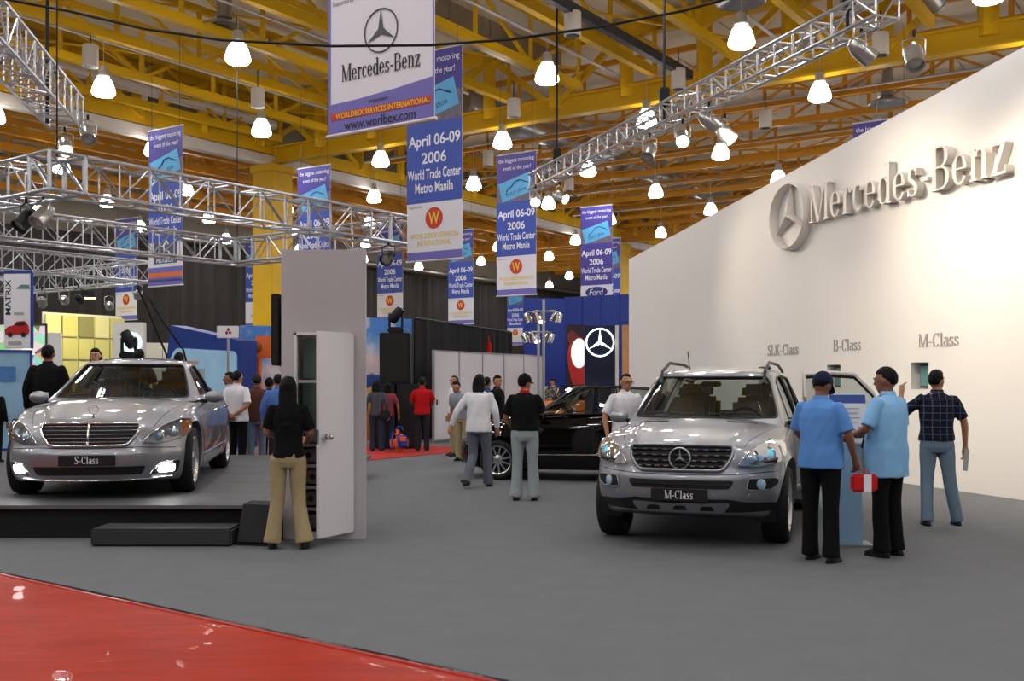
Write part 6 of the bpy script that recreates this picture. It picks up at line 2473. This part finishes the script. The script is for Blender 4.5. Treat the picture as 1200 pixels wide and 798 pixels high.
# --- printed landscape backdrop
def landscape(name, zb, zt):
    m = bpy.data.materials.new(name)
    m.use_nodes = True
    nt = m.node_tree
    b_ = nt.nodes['Principled BSDF']
    tc = nt.nodes.new('ShaderNodeTexCoord')
    sp = nt.nodes.new('ShaderNodeSeparateXYZ')
    nt.links.new(tc.outputs['Object'], sp.inputs[0])
    mr = nt.nodes.new('ShaderNodeMapRange')
    mr.inputs['From Min'].default_value = zb
    mr.inputs['From Max'].default_value = zt
    nt.links.new(sp.outputs[2], mr.inputs['Value'])
    nz = nt.nodes.new('ShaderNodeTexNoise')
    nz.inputs['Scale'].default_value = 2.2
    nz.inputs['Detail'].default_value = 6
    nt.links.new(tc.outputs['Object'], nz.inputs['Vector'])
    ad = nt.nodes.new('ShaderNodeMath')
    ad.operation = 'MULTIPLY_ADD'
    ad.inputs[1].default_value = .12
    nt.links.new(nz.outputs['Fac'], ad.inputs[0])
    nt.links.new(mr.outputs[0], ad.inputs[2])
    cr = nt.nodes.new('ShaderNodeValToRGB')
    e = cr.color_ramp.elements
    e[0].position, e[0].color = 0, rgb(150, 96, 36)
    e[1].position, e[1].color = 1, rgb(70, 130, 205)
    for p_, c_ in ((.3, (196, 120, 44)), (.42, (232, 188, 96)), (.49, (214, 170, 110)), (.5, (34, 66, 136)), (.585, (44, 84, 160)), (.6, (214, 200, 204)), (.72, (228, 206, 206)), (.82, (150, 186, 224)), (.92, (84, 146, 212))):
        k_ = e.new(p_)
        k_.color = rgb(*c_)
    nt.links.new(ad.outputs[0], cr.inputs[0])
    n2 = nt.nodes.new('ShaderNodeTexNoise')
    n2.inputs['Scale'].default_value = 1.4
    n2.inputs['Detail'].default_value = 7
    nt.links.new(tc.outputs['Object'], n2.inputs['Vector'])
    th = nt.nodes.new('ShaderNodeMapRange')
    th.inputs['From Min'].default_value = .5
    th.inputs['From Max'].default_value = .66
    nt.links.new(n2.outputs['Fac'], th.inputs['Value'])
    hi = nt.nodes.new('ShaderNodeMath')
    hi.operation = 'GREATER_THAN'
    hi.inputs[1].default_value = .66
    nt.links.new(ad.outputs[0], hi.inputs[0])
    ml = nt.nodes.new('ShaderNodeMath')
    ml.operation = 'MULTIPLY'
    nt.links.new(th.outputs[0], ml.inputs[0])
    nt.links.new(hi.outputs[0], ml.inputs[1])
    mx = nt.nodes.new('ShaderNodeMix')
    mx.data_type = 'RGBA'
    mx.inputs['B'].default_value = rgb(236, 226, 228)
    nt.links.new(ml.outputs[0], mx.inputs['Factor'])
    nt.links.new(cr.outputs[0], mx.inputs['A'])
    nt.links.new(mx.outputs['Result'], b_.inputs['Base Color'])
    b_.inputs['Roughness'].default_value = .5
    return m


def board(name, label, cat, pxa, pxb, Ya, Yb, z0, z1, m, t=.08, frame_m=None):
    a, c = P(pxa, HZ, Ya), P(pxb, HZ, Yb)
    a.z = c.z = 0
    ang, L = wall_between(a, c)
    o = thing(name, label, cat, a, ang)
    MB().bbox((L / 2, 0, (z0 + z1) / 2), (L, t, z1 - z0), .01).build('board', m, o)
    if frame_m:
        for x in (0.03, L - .03):
            MB().box((x, -.01, (z0 + z1) / 2), (.06, t + .03, z1 - z0)).build('frame_edge', frame_m, o, 0)
        for z in (z0 + .03, z1 - .03):
            MB().box((L / 2, -.01, z), (L, t + .03, .06)).build('frame_edge', frame_m, o, 0)
    return o, L


o, L = board('backdrop', 'printed sky, sea and cornfield backdrop behind the loudspeaker stack', 'backdrop', 424, 491, 28.6, 29.6, 0, 3.3, landscape('landscape_print_a', 0, 3.3))
MB().box((L / 2, .3, 1.2), (L * .8, .5, 2.4)).build('rear_brace', M_DGREY, o, 0)
o, L = board('backdrop', 'printed blue sky backdrop seen between screen booth and kiosk', 'backdrop', 281, 352, 27.0, 27.6, 0, 3.0, landscape('landscape_print_b', -1.2, 2.9))
MB().box((L / 2, .3, 1.2), (L * .8, .5, 2.4)).build('rear_brace', M_DGREY, o, 0)
t = thing('arrow_post', 'orange arrow signpost in front of the blue sky backdrop', 'sign', P(303, HZ, 26.2) - Vector((0, 0, CH)))
M_ORP = mat('orange_paint', (222, 112, 48), .6, vary=.1)
MB().cyl((0, 0, 0), (0, 0, 2.7), .075, n=10).build('post_tube', M_ORP, t)
MB().prism([(-.05, 2.15), (.75, 2.15), (1.0, 2.42), (.75, 2.7), (-.05, 2.7)], -.1, -.06).build('arrow_board', M_ORP, t, 0)
MB().ball((0, -.05, 2.42), (.13, .1, .17)).build('post_knot', mat('brown_wood', (150, 84, 34), .7, vary=.2), t)

# --- loudspeaker stack with a moving head on top
t = thing('speaker_stack', 'tall black loudspeaker stack in front of the landscape backdrop', 'speaker', P(465, HZ, 25.2) - Vector((0, 0, CH)))
for x in (-.29, .29):
    MB().bbox((x, 0, .76), (.54, .55, 1.5), .02).build('bass_cabinet', M_BLK, t)
    MB().bbox((x, -.285, .76), (.46, .02, 1.38), .01).build('grille', M_GRL, t)
MB().bbox((-.02, 0, 2.12), (.72, .5, 1.2), .02).build('top_cabinet', M_BLK, t)
MB().bbox((-.02, -.26, 2.12), (.62, .02, 1.08), .01).build('grille', M_GRL, t)


def moving_head(label, p, tilt, m=M_CANB):
    t = thing('moving_head_light', label, 'spotlight', p)
    MB().bbox((0, 0, .07), (.36, .3, .14), .03).build('base_box', m, t)
    for s in (-1, 1):
        MB().bbox((s * .15, 0, .3), (.05, .12, .36), .02).build('yoke_arm', m, t)
    R = Matrix.Rotation(tilt, 3, 'Y')
    q = MB().lathe([(.01, -.2), (.1, -.19), (.125, -.1), (.12, .1), (.105, .2), (.01, .21)], 18).build('lamp_head', m, t)
    q.matrix_local = Matrix.Translation((0, 0, .42)) @ R.to_4x4()
    q2 = MB().lathe([(.09, .212), (.05, .225), (.003, .23)], 16).build('front_lens', M_BLUEL, q)
    return t


moving_head('black moving head light on top of the loudspeaker stack', P(464, HZ, 25.2) + Vector((0, 0, 2.72 - CH)), .7)
t = thing('light_stand', 'black stand behind the saloon roof carrying a moving head light', 'stand', P(151, HZ, 24) - Vector((0, 0, CH)))
MB().bbox((0, 0, 1.05), (.42, .42, 2.1), .02).build('stand_column', M_BLK, t)
MB().bbox((0, 0, .03), (.7, .7, .06), .02).build('stand_base', M_BLK, t)
moving_head('black moving head light above the saloon roof in front of white sign', P(151, HZ, 24) + Vector((0, 0, 2.1 - CH)), -.5)

# --- blue wall and star pylon
M_BLUEW = mat('deep_blue_wall', (38, 62, 150), .55, vary=.06)
panel_wall('blue_wall', 'tall deep blue booth wall left of the white display wall', 'wall', P(613, HZ, 34.6) - Vector((0, 0, CH)), P(662, HZ, 35) - Vector((0, 0, CH)), 4.3, 2, 1, M_BLUEW, .02, .012, .12)
panel_wall('blue_wall', 'deep blue booth wall behind the star pylon', 'wall', P(662, HZ, 35) - Vector((0, 0, CH)), P(750, HZ, 33.6) - Vector((0, 0, CH)), 4.35, 4, 1, M_BLUEW, .02, .012, .12)
t = thing('star_pylon', 'dark blue pylon sign with glowing white three-pointed star', 'sign', P(702.5, HZ, 28.6) - Vector((0, 0, CH)))
M_PYL = mat('pylon_navy', (18, 26, 52), .3, vary=.04, coat=.4)
MB().bbox((0, 0, .77), (.8, .3, 1.54), .01).build('lower_panel', M_PYL, t)
MB().bbox((0, 0, 2.31), (.8, .3, 1.52), .01).build('upper_panel', M_PYL, t)
MB().bbox((.455, 0, 1.54), (.09, .32, 3.08), .01).build('side_post', M_WSTEEL, t)
M_STARG = mat('star_glow', (236, 246, 255), .4, vary=0, emit=2.6)
star_badge(t, M_STARG, (0, -.155, 2.62), .385, .04, .1, ('lit_ring', 'lit_star'))
o, L = board('poster', 'dark poster with a big red and white drop left of the star pylon', 'poster', 664, 686, 33.2, 33.2, .3, 3.35, mat('poster_dark', (44, 28, 40), .5, vary=.5, scale=3), .06, None)
b = MB()
prof = [(cos(a), sin(a)) for a in [2 * pi * i / 30 for i in range(30)]]
b.prism([(L * .62 + x * .34, 2.35 + y * .62 - (.5 * max(0, -y) ** 3)) for x, y in prof], -.045, -.034)
b.build('red_drop', mat('poster_red', (196, 44, 44), .5, vary=.2), o, 0)
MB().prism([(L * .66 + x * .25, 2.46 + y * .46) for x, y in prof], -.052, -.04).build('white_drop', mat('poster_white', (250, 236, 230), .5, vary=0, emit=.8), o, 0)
MB().prism([(L * .3 + x * .16, 2.95 + y * .2) for x, y in prof], -.05, -.04).build('face_print', mat('poster_brown', (120, 52, 44), .5, vary=.5, scale=12), o, 0)
o, L = board('poster', 'narrow warm-toned poster strip at the corner of the white wall', 'poster', 729, 739, 32.5, 32.5, .3, 3.3, mat('poster_amber', (190, 140, 90), .5, vary=.5, scale=2), .06, None)
MB().bbox((L / 2, -.035, 1.0), (L * .5, .01, 1.2), .002).build('pale_print', mat('poster_cream', (236, 220, 200), .5, vary=.1), o)


# --- chrome spotlight trees
def light_tree(label, p, hub, nspot, r=.42):
    t = thing('spotlight_tree', label, 'light stand', p)
    MB().cyl((0, 0, 0), (0, 0, hub + .3), .035, n=10).build('pole', M_ALU, t)
    MB().lathe([(.3, 0), (.3, .03), (.05, .06)], 20).build('foot', M_DGREY, t)
    for i in range(nspot):
        a = 2 * pi * i / nspot + .4
        q = Vector((cos(a) * r, sin(a) * r, hub))
        MB().cyl((0, 0, hub), q, .016, n=6).build('arm', M_ALU, t)
        c = MB().lathe([(.01, .1), (.06, .09), (.085, 0), (.1, -.14), (.085, -.14)], 14).build('spot_can', M_CHROME, t)
        c.matrix_local = Matrix.Translation(q + Vector((0, 0, -.12))) @ Matrix.Rotation(.5, 4, Vector((-sin(a), cos(a), 0)))
        l_ = MB().lathe([(.08, -.125), (.003, -.13)], 12).build('spot_lens', M_LENS if i % 2 else M_LENSOFF, c)
    return t


light_tree('taller chrome spotlight tree in front of the blue wall', P(637, HZ, 26) - Vector((0, 0, CH)), 1.58 + 82 * 26 / F, 5)
light_tree('shorter chrome spotlight tree beside the smallest banner', P(631, HZ, 27.5) - Vector((0, 0, CH)), 1.58 + 58 * 27.5 / F, 5, .36)

# --- orange car far behind
oc = copy_tree(cmp_, None, (4.75, 31.2, 0), radians(88))
oc['label'] = 'orange car far back in front of the blue wall'
M_ORC = mat('orange_car_paint', (238, 116, 16), .25, vary=.02, coat=1)
for ch in oc.children:
    if ch.name.split('.')[0] in ('body_shell', 'roof_frame', 'mirror_housing'):
        ch.data = ch.data.copy()
        ch.data.materials[0] = M_ORC

# --- booth with yellow-lit squares
M_SQ = [mat('square_cream', (214, 208, 150), .5, vary=.03), mat('square_grey', (150, 146, 112), .5, vary=.03), mat('square_pale', (232, 228, 190), .5, vary=.03)]
a, c = P(52, HZ, 34) - Vector((0, 0, CH)), P(146, HZ, 36.5) - Vector((0, 0, CH))
o = panel_wall('panel_wall', 'booth wall of framed squares glowing in yellow light', 'wall', a, c, 3.75, 5, 5, M_SQ[0], .05, .06, .08, None, None, M_SQ)
MB().box((1.45, .08, 1.9), (2.95, .04, 3.8)).build('frame_sheet', M_TRIMW, o, 0)
t = thing('booth_light', 'unseen black floodlight casting yellow light on the framed squares wall', 'lamp', P(104, 345, 33.2))  # unseen lamp, placed for the yellow light on the squares
MB().bbox((0, 0, 0), (.4, .25, .2), .03).build('flood_case', M_BLK, t)
MB().bbox((0, .1, -.1), (.34, .14, .03), .01).build('flood_lens', mat('flood_yellow', (255, 240, 120), .3, vary=0, emit=20), t)
ld = bpy.data.lights.new('flood_beam', 'AREA')
ld.energy = 45
ld.color = (1, .9, .2)
ld.size = .4
lo = bpy.data.objects.new('flood_beam', ld)
COL.objects.link(lo)
lo.parent = t
lo.location = (0, .15, -.15)
lo.rotation_euler = (radians(38), 0, 0)
panel_wall('panel_wall', 'plain white booth panels left of the framed squares', 'wall', P(40, HZ, 33) - Vector((0, 0, CH)), P(73, HZ, 33) - Vector((0, 0, CH)), 3.1, 2, 1, M_PART, .03)
panel_wall('panel_wall', 'low white booth wall right of the round logo sign', 'wall', P(140, HZ, 37) - Vector((0, 0, CH)), P(215, HZ, 38) - Vector((0, 0, CH)), 2.95, 3, 1, M_PART, .03)
o, L = board('logo_sign', 'white sign box with glowing round logo behind the moving head', 'sign', 134, 170, 33, 33, .2, 3.4, M_PART, .25)
b = MB().lathe([(.3, 0), (.3, -.03), (.23, -.03), (.23, 0)], 30, (L * .62, -.125, 2.78), 'Y')
b.build('logo_ring', mat('logo_cyan', (190, 236, 244), .3, vary=0, emit=2.0), o)
MB().tube([(L * .62 - .12, -.14, 2.72), (L * .62, -.15, 2.9), (L * .62 + .1, -.14, 2.68)], .035, 6).build('logo_mark', MATS['logo_cyan'], o)
for i in range(3):
    MB().bbox((L * .62 - .14 + .14 * i, -.13, 2.32), (.09, .02, .12), .01).build('logo_letter', mat('logo_blue', (60, 190, 220), .3, vary=0, emit=1.2), o)

# --- hanging car poster
t = thing('hanging_poster', 'hanging white poster reading MATRIX with a red car, left edge', 'poster', P(21, HZ, 22) - Vector((0, 0, CH - 0)), -.12)
z0, z1 = 1.58 + 39 * 22 / F, 1.58 + 127 * 22 / F
MB().bbox((0, 0, (z0 + z1) / 2), (.6, .05, z1 - z0), .015).build('poster_board', M_BWHT, t)
MB().bbox((.31, 0, (z0 + z1) / 2), (.04, .07, z1 - z0 + .02), .01).build('blue_edge', M_BLUEW, t)
MB().bbox((0, 0, z1 + .02), (.62, .07, .06), .01).build('blue_edge', M_BLUEW, t)
letters(t, 'MATRIX', M_INKB, -.2, -.028, z1 - .5, width=.72, height=.12, rot=-pi / 2, bold=.02)
MB().bbox((.04, -.028, z1 - .84), (.22, .004, .05), .001).build('caption_print', M_GREYL, t)
crd = [(-.26, .0), (-.27, .1), (-.2, .16), (-.08, .19), (0, .27), (.17, .28), (.25, .18), (.27, .06), (.24, 0)]
MB().prism([(x, z0 + .28 + z) for x, z in crd], -.036, -.027).build('car_print', mat('print_red', (190, 28, 34), .4, vary=.15), t, 0)
MB().prism([(-.04, z0 + .46), (.01, z0 + .53), (.15, z0 + .54), (.19, z0 + .47)], -.04, -.03).build('window_print', M_INKB, t, 0)
for x in (-.15, .14):
    MB().cyl((x, -.027, z0 + .28), (x, -.042, z0 + .28), .055, n=16).build('wheel_print', M_INKB, t)
MB().prism([(-.02, z1 - .32), (.1, z1 - .24), (.26, z1 - .25), (.28, z1 - .33)], -.034, -.027).build('sketch_print', mat('print_green', (90, 130, 120), .4, vary=.2), t, 0)
MB().bbox((-.05, -.028, z0 + .1), (.3, .004, .08), .001).build('caption_print', M_GREYL, t)
for x in (-.2, .2):
    MB().cyl((x, 0, z1 + .04), (x, 0, 4.05), .008, n=5).build('hanging_line', M_DGREY, t)


# --- colourful video wall and blue counter at the left edge
def mosaic(name, sc, em):
    m = bpy.data.materials.new(name)
    m.use_nodes = True
    nt = m.node_tree
    b_ = nt.nodes['Principled BSDF']
    tc = nt.nodes.new('ShaderNodeTexCoord')
    vo = nt.nodes.new('ShaderNodeTexVoronoi')
    vo.inputs['Scale'].default_value = sc
    nt.links.new(tc.outputs['Object'], vo.inputs['Vector'])
    hs = nt.nodes.new('ShaderNodeHueSaturation')
    hs.inputs['Saturation'].default_value = .8
    hs.inputs['Value'].default_value = 1.1
    nt.links.new(vo.outputs['Color'], hs.inputs['Color'])
    nt.links.new(hs.outputs[0], b_.inputs['Base Color'])
    nt.links.new(hs.outputs[0], b_.inputs['Emission Color'])
    b_.inputs['Emission Strength'].default_value = em
    return m


board('video_wall', 'bright multicoloured video wall behind the hanging car poster', 'screen', -30, 55, 29, 30, .9, 3.2, mosaic('video_mosaic', 4.5, .3), .12, M_DGREY)
o, L = board('blue_booth', 'blue and white booth front below the hanging car poster', 'booth', -40, 38, 24, 24.6, 0, 2.3, mat('booth_bluewhite', (140, 178, 206), .5, vary=.3, scale=2), .2, M_BLUEW)
MB().bbox((L * .62, -.12, 1.75), (.34, .02, .34), .01).build('blue_print', mat('print_sky', (70, 120, 180), .5, vary=.3), o)

# --- blue screen booth
a, c = P(196, HZ, 27) - Vector((0, 0, CH)), P(282, HZ, 25.4) - Vector((0, 0, CH))
ang, L = wall_between(a, c)
o = thing('screen_booth', 'dark blue booth with slanting top and large pale rounded screen', 'booth', a, ang)
MB().prism([(.05, 0), (L, 0), (L, 2.55), (0.12, 3.0), (0, 2.3)], 0, .5).build('booth_body', mat('booth_blue', (26, 58, 138), .4, vary=.08), o, 0)
scr = rounded([(.16, .7), (L - .12, .7), (L - .12, 2.3), (.35, 2.42), (.12, 2.1)], .18, 6)
s_ = MB().prism(scr, -.03, .01).build('screen', mat('pale_screen', (140, 176, 200), .3, vary=.2, scale=3, emit=.25), o, 0)
for (x0, z0_, w_, h_, cc) in ((.75, 2.05, .5, .08, (196, 160, 140)), (.6, 1.75, .9, .3, (160, 170, 180)), (.7, 1.35, .4, .25, (176, 150, 150)), (1.15, 1.3, .3, .3, (120, 160, 190))):
    MB().bbox((x0 + w_ / 2, -.034, z0_), (w_, .008, h_), .002).build('screen_print', mat('screen_print_%d' % cc[0], cc, .4, vary=.2), s_)
t = thing('diamond_sign', 'small white sign with red diamonds above the blue booth', 'sign', P(267, HZ, 24.8) - Vector((0, 0, CH)))
zc_ = 1.58 + 58 * 24.8 / F
MB().bbox((0, 0, zc_), (.5, .06, .28), .01).build('sign_board', M_BWHT, t)
for dx_, dz_ in ((0, .055), (-.04, -.02), (.04, -.02)):
    MB().prism([(.02 + dx_, zc_ + dz_ + .05), (.02 + dx_ + .035, zc_ + dz_), (.02 + dx_, zc_ + dz_ - .05), (.02 + dx_ - .035, zc_ + dz_)], -.04, -.028).build('diamond', mat('diamond_red', (130, 20, 34), .4, vary=0), t, 0)
MB().cyl((0, .02, 0), (0, .02, zc_ - .1), .03, n=8).build('sign_pole', M_ALU, t)

bpy.data.scenes.remove(WORK)
